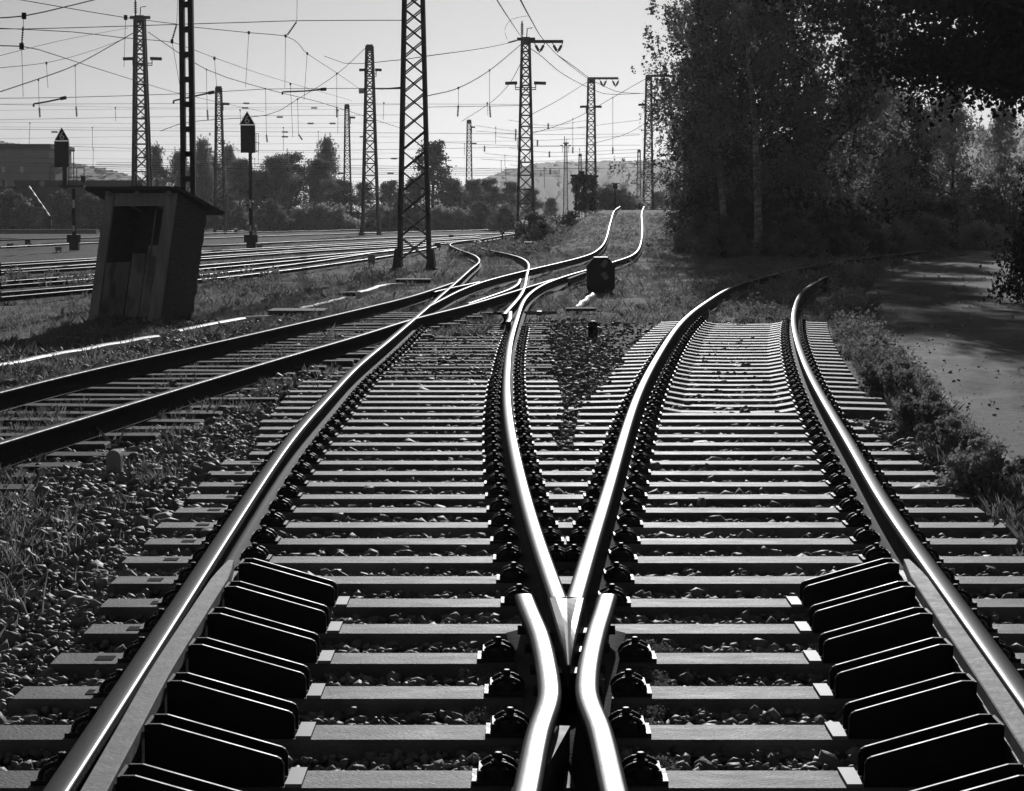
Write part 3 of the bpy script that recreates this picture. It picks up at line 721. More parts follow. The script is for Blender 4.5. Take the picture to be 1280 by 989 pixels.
for dp in ([(-30, 459), (0, 454.5), (60, 443), (120, 432), (196, 418.5), (221, 412.5), (269, 403), (340, 395), (376, 384.5), (430, 371.5), (462, 361), (480, 355.5), (504, 354)],):
    q = [gp(a_, b_, 0) for a_, b_ in dp]; px_ = np.interp(y, [p.y for p in q], [p.x for p in q], left=99, right=99); k = ~((np.abs(x - px_) < .1) | ((x > px_ - .1) & (x < px_ + .2) & (rng.uniform(0, 1, len(x)) < .7))); x, y = x[k], y[k]
print('grass', len(x))
h = np.clip(rng.gamma(2.2, .026, len(x)), .02, .26) * np.where(y > 40, 1.15, 1)
blades(np.stack([x, y, Hn(x, y) - .01], 1), h, .0042, 9, 'grass', M['grass'], .9)
# tufts in the near left corner, between the slanting rails, at the sleepers' sides
x, y = scatter(42000, -7, 6.5, 5.4, 42)
nz = noise2(x * 1.4 + 3, y * 1.4, 1.6)
k = inview(x, y) & (((x < -2.25) & (nz > .62)) | ((x > -1.9) & (x < -.3) & (y > 31) & (nz > .45)) | ((x > np.interp(y, [p.y for p in P5], [p.x for p in P5]) + .7) & (x > 2.35) & (nz > .2)) | ((y < 14.5) & (x < -2.4) & (noise2(x, y, 1.1) > .42)))
pl2 = np.interp(y, PATH_D, PATH_L); k &= x < pl2 - .1
x, y = x[k], y[k]
blades(np.stack([x, y, Hn(x, y) + .01], 1), rng.uniform(.04, .15, len(x)), .003, 16, 'grass', M['grass'], 1.0)
# broad leaved weeds: clumps of small leaves on the strip between the rail and the path
def leafquads(P, s, name, material, parent=None, droop=0, off=None, kind=None):
    n = len(P); Rm = randrot(n); s = s * rng.uniform(.6, 1.25, n)
    q = np.array([(-.5, -.32, 0), (.5, -.32, 0), (.62, .1, .12), (0, .62, 0), (-.62, .1, .12)])[None] * s[:, None, None]
    v = np.einsum('nij,nkj->nki', Rm, q) + P[:, None, :]
    b = np.arange(n)[:, None] * 5
    return npmesh(name, v.reshape(-1, 3), b + np.array([[0, 1, 2, 3, 4]]), material, parent, False, None, off)
def clumps(C_, r, n, flat=.7):
    k = np.repeat(np.arange(len(C_)), n); d = rng.normal(size=(len(k), 3)); d /= np.linalg.norm(d, axis=1, keepdims=True)
    rad = rng.uniform(.25, 1, len(k)) ** .6
    P = C_[k] + d * (rad * r[k])[:, None] * np.array([1, 1, flat]); return P
x, y = scatter(1900, 1.9, 24, 9, 95); pl2 = np.interp(y, PATH_D, PATH_L)
xr5 = np.interp(y, [p.y for p in P5], [p.x for p in P5]); lo = np.maximum(xr5 + .5 + .45 * (y < 27), pl2 - 2.0)
x = lo + (pl2 - .05 - lo) * rng.beta(2.2, 1.6, len(x)); k = inview(x, y) & (pl2 > lo) & (noise2(x, y, 1.3) > .42); x, y = x[k], y[k]
r_ = rng.gamma(2.5, .032, len(x)).clip(.03, .2) * np.clip(y / 22, .7, 1.5); C_ = np.stack([x, y, Hn(x, y) + r_ * .55], 1)
P = clumps(C_, r_, 60, .9); P[:, 2] = np.maximum(P[:, 2], Hn(P[:, 0], P[:, 1]) + .01)
tag(leafquads(P, np.repeat(np.clip(y / 900, .014, .05), 60), 'weeds', M['weed']), kind='stuff')
# weeds inside the curve, between rails far on, along the embankment foot and the yard edge
x, y = scatter(5200, -14, 16, 30, 118)
xa = np.interp(y, [p.y for p in P3], [p.x for p in P3]); xb = np.interp(y, [p.y for p in P5], [p.x for p in P5]); xc = np.interp(y, XC_D, XC_X)
k = inview(x, y) & (((y > 34.5) & (y < 80) & (x > xa + .15) & (x < xb + .3)) | ((y > 40) & (y < 75) & (x > xa - 1.6) & (x < xa - .2) & (rng.uniform(0, 1, len(x)) < .5)) | ((y > 85) & (x > xc - 6.8) & (x < xc - 3.0)) | ((y > 40) & (y < 60) & (x < -3.5) & (noise2(x, y, .9) > .72)))
k &= ~((np.abs(x - xa) < .12) | (np.abs(x - xb) < .12)); x, y = x[k], y[k]
r_ = rng.uniform(.08, .24, len(x)) * np.clip(y / 45, .8, 1.8); C_ = np.stack([x, y, Hn(x, y) + r_ * .5], 1)
P = clumps(C_, r_, 70, .9); tag(leafquads(P, np.repeat(np.clip(y / 1100, .03, .09), 70), 'weeds', M['weed']), kind='stuff')
# stonecrop in the frog and along the fastenings
C_ = []
for P in (P2, P3, P5, wr, wl):
    for _ in range(300):
        p = P[rnd.randrange(len(P))]
        if p.y > 17 or p.y < 5.6: continue
        if P is wl and rnd.random() < .6: continue
        sx = rnd.choice((-1, 1)) * rnd.uniform(.06, .26); 
        if P in (P3, wr) or (P is P2): sx = abs(sx) if P is not P2 else sx
        C_.append((p.x + sx, p.y + rnd.uniform(-.2, .2), -.03))
for _ in range(160): C_.append((rnd.uniform(.0, .55) + .0, rnd.uniform(9.2, 12.5), -.04))
C_ = np.array([c for c in C_ if not (((c[1] - SD0) % SP) < .2 and rnd.random() < .8)]); r_ = rng.uniform(.02, .05, len(C_))
P = clumps(C_, r_, 60, .6); tag(leafquads(P, np.full(len(P), .009), 'stonecrop', M['moss']), kind='stuff')
x, y = scatter(9000, 2, 18, 8, 75); pl2 = np.interp(y, PATH_D, PATH_L); k = inview(x, y) & (x > pl2 + .02) & (x < pl2 + 4.5) & (rng.uniform(0, 1, len(x)) < .15 + .85 * np.exp(-(x - pl2) * 1.6)); x, y = x[k], y[k]
stones(np.stack([x, y, np.full(len(x), -.115)], 1), rng.uniform(.006, .018, len(x)) * np.clip(y / 20, .8, 1.6), 'gravel', M['stone'])
# fallen leaves on the path and sleepers
x, y = scatter(2600, -2, 18, 6, 70); pl2 = np.interp(y, PATH_D, PATH_L)
k = inview(x, y) & (x > pl2) & (x < pl2 + 4.5); x, y = x[k], y[k]
tag(leafquads(np.stack([x, y, np.full(len(x), -.085)], 1), np.clip(y / 700, .03, .07), 'fallen_leaves', M['grass']), kind='stuff')

# ------------------------------------------------------------ shed
def build_shed():
    base = gp(110, 403, -.09); ang = R(-16)
    root = empty('trackside_shed', (base.x, base.y, -.1), 'small leaning wooden shed with open front and flat sloping roof', 'shed')
    rt = Matrix.Rotation(ang, 3, 'Z'); W, D, Hh = 1.28, 1.25, 2.18
    LEAN = .165
    def T(mb, clip=True):
        o = []
        if clip: mb.v = [(x, y, min(z, Hh + .01 - .3 * (y + .2) / D)) for x, y, z in mb.v]

        for v in mb.v:
            x, y, z = v; x = x + LEAN * z; q = rt @ Vector((x, y, z)); o.append(tuple(q + Vector(root.location)))
        mb.v = o; return mb
    rh = lambda y: Hh - .22 * y / D                         # roof falls towards the back
    m = MB()
    for x, w_ in ((.08, .16), (W - .1, .2)): m.box((x, .03, Hh / 2), (w_, .06, Hh))
    m.box((W / 2, .025, Hh - .13), (W - .36, .05, .24)); T(m).build('front_frame', M['shedwood'], root)
    m = MB()                                                # right wall: overlapping boards
    n = 15
    for i in range(n):
        z0 = i * (Hh - .04) / n; z1 = z0 + (Hh - .04) / n + .012
        off = .012 * (i % 2) + rnd.uniform(0, .008)
        m.box((W + off, D / 2 + .03, (z0 + z1) / 2 - .0), (.028, D - .04, z1 - z0 - .006 * rnd.random()))
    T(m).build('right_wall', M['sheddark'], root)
    m = MB()
    for i in range(7): m.box((.015, .1 + D * (i + .5) / 7.6, rh(0) / 2 - .04), (.025, D / 7.6 - .008, Hh - .1))
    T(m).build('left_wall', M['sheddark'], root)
    m = MB(); m.box((.04, D * .5, .5), (.02, D * .9, .98)); T(m).build('side_panel', M['shedboard'], root)
    m = MB(); m.box((.36, D, 1.0), (.9, .03, 1.98)); m.box((1.03, D, 1.78), (.44, .03, .3)); m.box((1.03, D, .5), (.44, .03, 1.0))
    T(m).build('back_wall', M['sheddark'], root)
    m = MB(); m.box((.62, D - .05, .64), (.56, .03, 1.26)); m.box((.2, D - .06, .58), (.25, .03, 1.1)); T(m).build('back_panel', M['shedboard'], root)
    m = MB(); m.box((.52, D - .12, .98), (.16, .1, .2)); m.box((.52, D - .12, .8), (.12, .08, .12), taper=1.2); T(m).build('telephone_box', M['shedwood'], root)
    m = MB(); m.tube([(.56, D - .2, .72), (.55, D - .25, .4), (.52, D - .28, .12)], .012, 6); m.tube([(.42, D - .1, .1), (.41, D - .1, 1.9)], .012, 6); T(m).build('pole', M['shedboard'], root)
    m = MB()
    vs = []
    for x, y in ((-.28, -.2), (W + .1, -.2), (W + .22, D + .3), (-.2, D + .3)):
        z = Hh + .02 - .3 * (y + .2) / D; vs.append((x, y, z)); 
    vs = vs + [(x, y, z + .05) for x, y, z in vs]
    m.add(vs, [(0, 3, 2, 1), (4, 5, 6, 7), (0, 1, 5, 4), (1, 2, 6, 5), (2, 3, 7, 6), (3, 0, 4, 7)])
    T(m, False).build('roof', M['felt'], root)
    m = MB()
    for x in (.1, .62, W - .1): m.bar((x, -.14, Hh - .03), (x, D + .2, Hh - .33), .06, .07)
    T(m).build('rafter', M['shedwood'], root)
build_shed()

# ------------------------------------------------------------ cable duct covers
DUCT = [([(-30, 459), (0, 454.5), (60, 443)], .12), ([(62, 442.6), (120, 432), (196, 418.5)], .1), ([(221, 412.5), (269, 403)], .11), ([(271, 402.3), (303, 397)], .13), ([(306, 395.5), (340, 395)], .15), ([(376, 384.5), (400, 379), (430, 371.5)], .07), ([(448, 364.5), (462, 361), (480, 355.5), (504, 354)], .12)]
where = ['at the left edge', 'in front of the shed shadow', 'right in front of the shed corner', 'just right of the shed corner', 'thick piece beside the dark wooden lid', 'thin piece beyond the dark wooden lid', 'white piece left of the big lattice mast foot']
for (pts, wd), wh in zip(DUCT, where):
    P = [gp(a, b, .03) for a, b in pts]; P = crspline(P, .3) if len(P) > 2 else P
    prof = [(-wd / 2, -.14), (-wd / 2, -.02), (-wd * .3, 0), (wd * .3, 0), (wd / 2, -.02), (wd / 2, -.14)]
    V, Fc, Mi = sweep([p + Vector((0, 0, .005 * math.sin(i * 1.3))) for i, p in enumerate(P)], prof)
    tag(npmesh('cable_duct_cover', V, Fc, M['pale'], None, False, None, tuple(P[0])), f'pale cable duct cover {wh}', 'duct cover', 'pale cable duct covers along the left')
def lidplate(x0, x1, y, h, d, label):
    a = gp(x0, y, -.06); b = gp(x1, y, -.06); m = MB(); c = (a + b) / 2
    m.box((c.x, c.y + d / 2, -.06 + h), ((b - a).length, d, .03)); 
    n = 4
    for i in range(n + 1): m.box((a.x + (b.x - a.x) * (.04 + .92 * i / n), c.y + d / 2, -.06 + h / 2), (.04, d * .9, h - .012))
    m.box((c.x, c.y + .03, -.06 + h / 2), ((b - a).length * .96, .03, h - .02))
    m.thing('cable_pit_lid', M['wood'], (c.x, c.y, -.06), label, 'pit cover')
lidplate(334, 404, 396, .09, 1.0, 'dark wooden pit lid right of the shed')
lidplate(494, 538, 355, .1, .8, 'dark flat pit lid left of the crossing')
lidplate(160, 262, 527, .05, .35, 'dark plank box by the slanting rusty rail')
lidplate(708, 745, 390, .05, .3, 'dark narrow plank in front of the dwarf signal')
lidplate(424, 444, 371, .08, .4, 'tiny dark block on the thin duct cover')
# point rod across the ballast
a = gp(655, 391, .02); b = gp(696, 391, .02); m = MB(); m.tube([a, b], .025, 8); m.tube([a + Vector((0, -.3, 0)), b + Vector((-.1, -.3, 0))], .02, 8); m.box((b + Vector((-.3, -.15, 0))), (.08, .4, .07)); m.thing('point_rod', M['steelgrey'], tuple(a), 'pair of short steel point rods right of the hump rail', 'point rod')
a = gp(560, 392, .0); b = gp(640, 392, .0); m = MB(); m.tube([a, b], .025, 8); m.box(a + Vector((.3, 0, 0)), (.3, .25, .08)); m.thing('point_rod', M['iron'], tuple(a), 'dark point rod crossing inside the left-hand track', 'point rod')
# marker stone
b = gp(142, 600, -.06); m = MB()
prof = [(-.05, 0)] + [(-.05, .17)] + [(.05 * -math.cos(a), .17 + .05 * math.sin(a)) for a in np.linspace(.2, math.pi - .2, 8)] + [(.05, .17), (.05, 0)]
m.prism(prof, (b.x, b.y, -.08), (1, 0, 0), (0, 0, 1), (0, .1, 0)); m.thing('marker_stone', M['oldconc'], tuple(b), 'small round-topped concrete marker stone in the ballast at the left', 'marker stone')
b = gp(741, 428, -.08); m = MB(); m.lathe([(.07, 0), (.07, .27), (.055, .3), (.03, .31)], (b.x, b.y, -.09), n=14); m.lathe([(.085, .2), (.085, .23)], (b.x, b.y, -.09), n=14)
m.thing('short_post', M['iron'], tuple(b), 'short dark round post standing in the ballast between the tracks', 'post')

# ------------------------------------------------------------ dwarf signal
b = gp(751, 367, -.08); d = b.y; s = d / F
root = empty('dwarf_signal', (b.x, b.y, -.09), 'low black dwarf signal with two white slanted squares', 'signal')
W2, Z1 = 17.5 * s, 46 * s
m = MB(); poly = [(-W2, .12), (-W2, Z1 - .22), (-W2 * .45, Z1 - .02), (W2 * .45, Z1 - .02), (W2, Z1 - .22), (W2, .12), (W2 * .5, .02), (-W2 * .5, .02)]
m.prism(poly, (b.x, b.y, -.09), (1, 0, 0), (0, 0, 1), (0, .3, 0)); m.build('housing', M['black'], root)
m = MB(); m.bar((b.x - W2 * .5, b.y + .12, Z1 - .1), (b.x + W2 * .5, b.y + .12, Z1 - .1), .32, .02); m.bar((b.x + W2 * .46, b.y + .12, Z1 - .1), (b.x + W2 + .02, b.y + .12, Z1 - .31), .32, .02); m.bar((b.x - W2 * .46, b.y + .12, Z1 - .1), (b.x - W2 - .02, b.y + .12, Z1 - .31), .32, .02); m.build('hood', M['iron'], root)
for (qx, qy, an) in ((755.5, 329.5, -35), (756, 345, 35)):
    c = atd(qx, qy, b.y - .006); m = MB(); m.box(c, (.11, .012, .17), Matrix.Rotation(R(-an), 3, 'Y')); m.build('light_panel', M['shim'], root)
m = MB(); m.box((b.x - .2, b.y + .15, -.06), (.14, .3, .12)); m.box((b.x + .2, b.y + .15, -.06), (.14, .3, .12)); m.build('foot', M['iron'], root)
m = MB(); m.tube([atd(767, 351, b.y + .3), atd(771, 348, b.y + .3), atd(774, 349, b.y + .3), atd(770, 356, b.y + .3)], .03, 8); m.build('conduit_bend', M['white'], root)
a_ = gp(721, 388, -.05); c_ = gp(742, 371, -.05); m = MB(); n = 24
m.tube([a_.lerp(c_, i / n) + Vector((.02 * math.sin(i * .7), 0, .03)) for i in range(n + 1)], [.05 + .018 * (i % 2) for i in range(n + 1)], 10)
m.thing('cable_hose', M['pale'], tuple(a_), 'pale corrugated cable hose on the ground below the dwarf signal', 'hose')

# ------------------------------------------------------------ main signals with triangle boards
def text_mesh(body, size, mat_, name, parent, loc, depth=.004, rotx=math.pi / 2):
    cu = bpy.data.curves.new(name, 'FONT'); cu.body = body; cu.size = size; cu.extrude = depth; cu.align_x = 'CENTER'; cu.align_y = 'CENTER'; cu.offset = .004
    t = bpy.data.objects.new('tmp', cu); COL.objects.link(t); bpy.context.view_layer.update()
    me = bpy.data.meshes.new_from_object(t.evaluated_get(bpy.context.evaluated_depsgraph_get())); bpy.data.objects.remove(t); me.materials.clear(); me.materials.append(mat_)
    o = bpy.data.objects.new(name, me); COL.objects.link(o); o.parent = parent; o.location = Vector(loc) - parent.location; o.rotation_euler = (rotx, 0, 0); return o
def signal(bx, by, hx, htop, hbot, tx0, tx1, ttop, tbot, offset, label):
    b = gp(bx, by, -.05); d = b.y; s = d / F
    root = empty('light_signal', (b.x, d, -.05), label, 'signal')
    P = lambda px, py, dd=0: atd(px, py, d + dd)
    m = MB(); a = P(hx, (htop + hbot) / 2); hw = (16 if not offset else 15.5) * s; hh = (hbot - htop) * s
    m.box(a, (hw, .35, hh)); m.box(a + Vector((0, -.2, 0)), (hw + .08, .03, hh + .08)); m.build('lamp_housing', M['black'], root)
    tc = P((tx0 + tx1) / 2, tbot, -.25); tw = (tx1 - tx0) * s; th = (tbot - ttop) * s
    m = MB(); m.prism([(-tw / 2, 0), (tw / 2, 0), (0, th)], tc, (1, 0, 0), (0, 0, 1), (0, .03, 0)); tb = m.build('triangle_board', M['white'], root)
    m = MB(); k = .88; m.prism([(-tw / 2 * k + .0, th * .045), (tw / 2 * k, th * .045), (0, th * .92)], tc + Vector((0, -.012, 0)), (1, 0, 0), (0, 0, 1), (0, .012, 0)); m.build('board_face', M['black'], root)
    text_mesh('6', .5, M['white'], 'numeral', root, tc + Vector((0, -.02, th * .33)))
    m = MB(); m.box(tc + Vector((0, .1, -.04)), (tw * .85, .05, .05)); m.build('board_rail', M['white'], root)
    m = MB()
    ptop = P(bx, hbot + (28 if offset else 0)); 
    m.lathe([(.09, 0), (.08, ptop.z + .05)], (b.x, d, -.05), n=10)
    if offset:
        q = P(hx + 3, hbot); m.box((q.x, d, (q.z + ptop.z) / 2), (.2, .2, q.z - ptop.z))
        q1 = P(76, 233); q2 = P(106, 233); m.box(((q1.x + q2.x) / 2, d, q1.z), (q2.x - q1.x, .7, .1))
    m.build('post', M['mast'], root)
    m = MB(); 
    if offset:
        for px in (86, 92, 96, 105): m.tube([P(px, 232), P(px, 210 if px != 92 else 188)], .02, 5)
        m.tube([P(86, 210), P(106, 210)], .02, 5); m.tube([P(86, 222), P(106, 222)], .02, 5); m.tube([P(84, 188), P(93, 188)], .02, 5); m.box(P(104, 224), (.2, .2, .3))
    else:
        m.tube([P(310, 167), P(323, 167), P(323, 189), P(313, 192)], .02, 5); m.tube([P(320, 167), P(320, 190)], .015, 5); m.tube([P(318, 178), P(323, 178)], .015, 5)
    m.build('handrail', M['mast'], root)
    m = MB()
    for py0, py1 in (((250, 260), (282, 289))): m.box(P(bx - 1, (py0 + py1) / 2, -.1), (.1, .03, (py1 - py0) * s))
    m.build('mast_plate', M['white'], root)
    m = MB(); m.box((b.x + .02, d - .05, .3), (.42, .4, .72)); m.box((b.x, d - .05, .5), (.62, .3, .35)); m.build('relay_box', M['iron'], root)
signal(314, 313, 310.5, 158, 190, 299, 319, 139, 156, False, 'light signal with black triangle board reading 6, on a bare post right of the shed')
signal(93, 313, 78, 178, 208, 68, 87, 159, 176, True, 'light signal with black triangle board reading 6, on a platform bracket left of the shed')

# small equipment boxes and ground signals
def cab(px, py, w_, h_, label, legs=True, mt='oldconc', dpt=.25):
    b = gp(px, py, -.09); s = b.y / F; w_ *= s; h_ *= s; m = MB(); m.box((b.x, b.y, -.09 + h_ * .68), (w_, dpt, h_ * .64), taper=.9); m.box((b.x, b.y, -.09 + h_ * 1.0), (w_ * 1.05, dpt * 1.1, .03))
    for sx in (-1, 1): m.box((b.x + sx * w_ * .3, b.y, -.09 + h_ * .2), (w_ * .14, dpt * .5, h_ * .4))
    m.thing('equipment_box', M[mt], (b.x, b.y, -.09), label, 'equipment box')
cab(464.5, 334, 9, 15, 'small pale equipment box on legs left of the big lattice mast')
cab(13, 311, 8, 6, 'dark low box beside the far left yard rail', mt='iron')
cab(35, 308, 7, 8, 'dark box on the far yard track below the barrier pole', mt='iron')
cab(73.5, 316, 8, 7, 'grey box left of the platform signal foot')
cab(325, 314, 7, 7, 'dark box at the foot of the bare post signal', mt='iron')
cab(295, 293, 5, 5, 'small dark box between the far yard rails', mt='iron')
cab(547, 313, 8, 9, 'black box beside the S-bend rail left end', mt='iron')
cab(564, 300, 6, 6, 'small black box between yard rails above the S-bend', mt='iron')
cab(662, 317, 13, 14, 'dark round-edged lantern box at the foot of the hump', mt='black', dpt=.4)
def gsign(px, py, top, w_, label, face):
    b = gp(px, py, -.09); s = b.y / F; root = empty('ground_sign', (b.x, b.y, -.09), label, 'sign')
    ztop = -.09 + (py - top) * s; m = MB(); m.tube([(b.x, b.y, -.1), (b.x, b.y, ztop)], .04, 6); m.build('post', M['mast'], root)
    m = MB(); m.box((b.x, b.y - .05, ztop - w_ * s / 2), (w_ * s, .06, w_ * s)); m.build('board', M[face], root)
    m = MB(); m.box((b.x, b.y - .085, ztop - w_ * s / 2), (w_ * s * 1.05, .01, .06), Matrix.Rotation(R(-40), 3, 'Y')); m.build('stripe', M['white'], root)
gsign(646, 317, 303, 7.5, 'small black square sign with a white diagonal stripe near the hump foot', 'black')
gsign(628, 309, 287, 6, 'far point lantern on a thin post left of the striped sign', 'iron')
gsign(319, 298, 289, 4, 'tiny point lantern right of the bare signal post', 'iron')

# ------------------------------------------------------------ lattice masts
def mast(px, top, base, wt, wb, d, label, lamps=None, arm=None, cap=True, sec=None, feet=False, insul=False, thick=None, spike=False, name='lattice_mast', step=None, zb=None):
    B = atd(px, 265, d); x0 = B.x; zt = atd(px, top, d).z; z0 = -.1 if zb is None else zb; s = d / F
    root = empty(name, (x0, d, z0), label, 'mast', 'lattice masts of the rail yard')
    wT, wB = wt * s, wb * s; Hh = zt - z0; th = thick or max(.09, .16 * wB)
    m = MB(); W_ = lambda z: wB + (wT - wB) * (z - z0) / Hh
    cor = lambda z, i, j: Vector((x0 + i * W_(z) / 2, d + j * W_(z) / 2, z))
    for i in (-1, 1):
        for j in (-1, 1): m.bar(cor(z0, i, j), cor(zt, i, j), th, th)
    m.build('legs', M['mast'], root)
    m = MB(); z = z0 + .3; up = 1; n = 0
    while z < zt - .05:
        h = min(max(.45, W_(z) * (step or .95)), 1.6); z1 = min(z + h, zt)
        for f_ in range(4):
            c = [(-1, -1), (1, -1), (1, 1), (-1, 1), (-1, -1)]; a, b_ = c[f_], c[f_ + 1]
            if step: 
                m.bar(cor(z, *a), cor(z1, *b_), th * .42, th * .3); m.bar(cor(z, *b_), cor(z1, *a), th * .42, th * .3)
            else:
                p, q = (a, b_) if n % 2 == 0 else (b_, a); m.bar(cor(z, *p), cor(z1, *q), th * .5, th * .4)
                m.bar(cor(z1, *a), cor(z1, *b_), th * .45, th * .4)
        z = z1; n += 1
    m.build('bracing', M['mast'], root)
    if feet:
        for i in (-1, 1):
            for j in (-1, 1):
                m = MB(); c = cor(z0, i, j); m.box(c + Vector((i * .06, j * .06, .3)), (.34, .34, .75), taper=.4); m.box(c + Vector((i * .05, j * .05, -.02)), (.44, .44, .18)); m.build('foot', M['mast'], root)
    if cap:
        m = MB(); m.box((x0, d, zt - .12), (wT * 1.15, wT * 1.15, .5)); m.build('head_plate', M['mast'], root)
    if lamps:
        ly, off, lw = lamps
        for sx in ((-1, 1) if len(lamps) == 3 and off > 0 else (1,)):
            off_ = abs(off); c = atd(px + sx * off_, ly, d); m = MB()
            m.box(c, (lw * s, .25, .2), Matrix.Rotation(R(2 * sx), 3, 'Y')); inn = c + Vector((-sx * lw * s * .35, 0, 0))
            m.build('floodlight', M['mast'], root)
            m = MB(); m.tube([inn, inn + Vector((0, 0, -8 * s)), Vector((x0, d, inn.z - 8 * s))], .04, 5); m.tube([inn + Vector((0, 0, -.3)), Vector((x0, d, inn.z - .3))], .03, 5); m.build('lamp_bracket', M['mast'], root)
    if arm:
        ax, ay, hang = arm; e = atd(ax, ay, d); m = MB(); sgn = 1 if ax > px else -1
        m.bar((x0 - sgn * wT * .6, d, e.z), e, .22, .2); m.bar((x0, d, e.z - .9 * 0), (e.x, d, e.z), .1, .1); m.build('cross_arm', M['mast'], root)
        for hx in hang:
            c = atd(hx, ay, d); hw = 6.5 * (1 if d < 160 else .7) * s; dp = 13.5 * (1 if d < 160 else .78) * s; m = MB()
            for q in (-1, 1):
                a = c + Vector((q * hw, 0, -.1)); bb = c + Vector((0, 0, -dp)); n_ = 7
                m.tube([a, a.lerp(bb, .25)], .03, 5); ax_ = (bb - a); 
                for i in range(n_): m.lathe([(.05, 0), (.12, .03), (.05, .07)], a + ax_ * (.25 + .55 * i / n_), ax_, 8)
                m.tube([a.lerp(bb, .2), bb], .035, 5)
            m.build('insulator_pair', M['insul'], root)
    if insul or spike:
        m = MB(); c = Vector((x0 - wT * .5, d, zt)); m.tube([c, c + Vector((0, 0, 1.2))], .05, 6)
        for i in range(6): m.lathe([(.06, 0), (.13, .03), (.06, .08)], c + Vector((0, 0, .3 + .13 * i)), n=8)
        m.bar((x0 - wT * 1.2, d, zt), (x0 + wT * 1.3, d, zt), .2, .2); m.tube([c + Vector((.3, 0, 0)), c + Vector((.35, 0, .7)), c + Vector((.7, 0, .75))], .035, 5)
        m.build('top_insulator', M['insul'], root)
    return root
mast(178, 22, 0, 10, 22, 150, 'lattice mast with twin floodlights behind the shed, left of the plain double post', lamps=(73.5, 17, 14), insul=True)
mast(275, 110, 0, 6, 13, 178, 'slim lattice mast between the double post and the right signal', lamps=(130, -7, 9))
mast(434.5, 132, 0, 4.5, 10, 235, 'thin far lattice mast left of the floodlight mast', lamps=(147, -6, 7))
mast(463, 58, 0, 7, 20, 172, 'lattice mast with two small floodlights and a striped plate, left of the big mast', lamps=(87.5, 10, 8), feet=True)
mast(518, -75, 0, 19.5, 37, 69.5, 'big near lattice mast with X-bracing and splayed feet', cap=False, feet=True, thick=.13, step=.8)
mast(586.5, 151, 0, 4.5, 9, 280, 'thin far lattice mast right of the pine tree', lamps=(159, -5, 5))
mast(657, 49, 0, 9, 21, 147, 'lattice mast with twin floodlights and a right-hand cross arm', lamps=(104, 18, 15), arm=(704, 52, (674.5, 697)), insul=True, feet=True)
mast(738.5, 99, 0, 7.5, 14, 200, 'lattice mast with cross arm above the ivy clump on the hump', lamps=(133.5, 9, 9), arm=(773, 98, (754, 769.5)), zb=-.1)
mast(810, 96, 0, 6, 13, 200, 'lattice mast with cross arm beside the birch leaves', lamps=(131, 8, 8), arm=(845, 95, (823, 838)))
mast(707, 179, 0, 3, 6, 360, 'very thin distant mast left of the ivy clump', lamps=(182, 5, 3), spike=True)
mast(725, 193, 0, 3.2, 5, 400, 'distant stubby mast right behind the ivy clump')
mast(798.5, 188, 0, 3.2, 6, 390, 'distant thin mast left of the birch-side cross-arm mast')
# plain double post of two channels with battens
d = 48; root = empty('double_post', (atd(236, 265, d).x, d, -.1), 'plain dark double post of two channels rising behind the shed', 'mast', 'lattice masts of the rail yard')
m = MB(); mb2 = MB(); z1 = atd(236, -90, d).z
for sx in (-1, 1):
    a = Vector((atd(236 + sx * 6.3, 265, d).x, d, -.1)); b = Vector((atd(236 + sx * 5.2, 265, d).x, d, z1)); m.bar(a, b, .11, .2)
z = .3
while z < z1: mb2.box((root.location.x, d - .06, z), (.3, .03, .12)); mb2.box((root.location.x, d + .08, z), (.3, .03, .12)); z += .54
m.build('channel', M['mast'], root); mb2.build('batten', M['mast'], root)
d = 150; root = empty('double_post', (atd(859, 265, d).x, d, -.1), 'dark double post half hidden by the birch leaves', 'mast', 'lattice masts of the rail yard')
m = MB(); mb2 = MB(); z1 = atd(859, 118, d).z
for sx in (-1, 1): m.bar(Vector((atd(859 + sx * 3.6, 265, d).x, d, -.1)), Vector((atd(859 + sx * 2.8, 265, d).x, d, z1)), .2, .3)
z = .5
while z < z1: mb2.bar((root.location.x - .2, d, z), (root.location.x + .2, d, z + .5), .06); z += .6
m.build('channel', M['mast'], root); mb2.build('batten', M['mast'], root)
# striped plate and anchor insulators on the floodlight mast
d = 171; c = atd(452, 114, d); root = empty('striped_plate', tuple(c), 'small square plate with three upright bars fixed left of the floodlight mast', 'sign')
m = MB(); m.box(c, (.42, .05, .36)); m.build('plate', M['white'], root)
m = MB()
for i in (-1, 0, 1): m.box(c + Vector((i * .1, -.03, 0)), (.04, .02, .24))
for sx, sz, w_, h_ in ((0, .17, .42, .03), (0, -.17, .42, .03), (-.2, 0, .03, .36), (.2, 0, .03, .36)): m.box(c + Vector((sx, -.03, sz)), (w_, .02, h_))
m.build('bars', M['black'], root)
# hump signal
b = hit(769, 256); d = 128; root = empty('hump_signal', (atd(769, 256, d).x, d, 1.8), 'small dark box signal on a post at the top of the hump', 'signal')
m = MB(); m.tube([atd(769, 262, d), atd(769, 236, d)], .05, 6); m.build('post', M['mast'], root); m = MB(); m.box(atd(769, 233, d), (.26, .2, .3)); m.bar(atd(764, 229.5, d), atd(775, 229.5, d), .04); m.build('lamp_housing', M['black'], root)

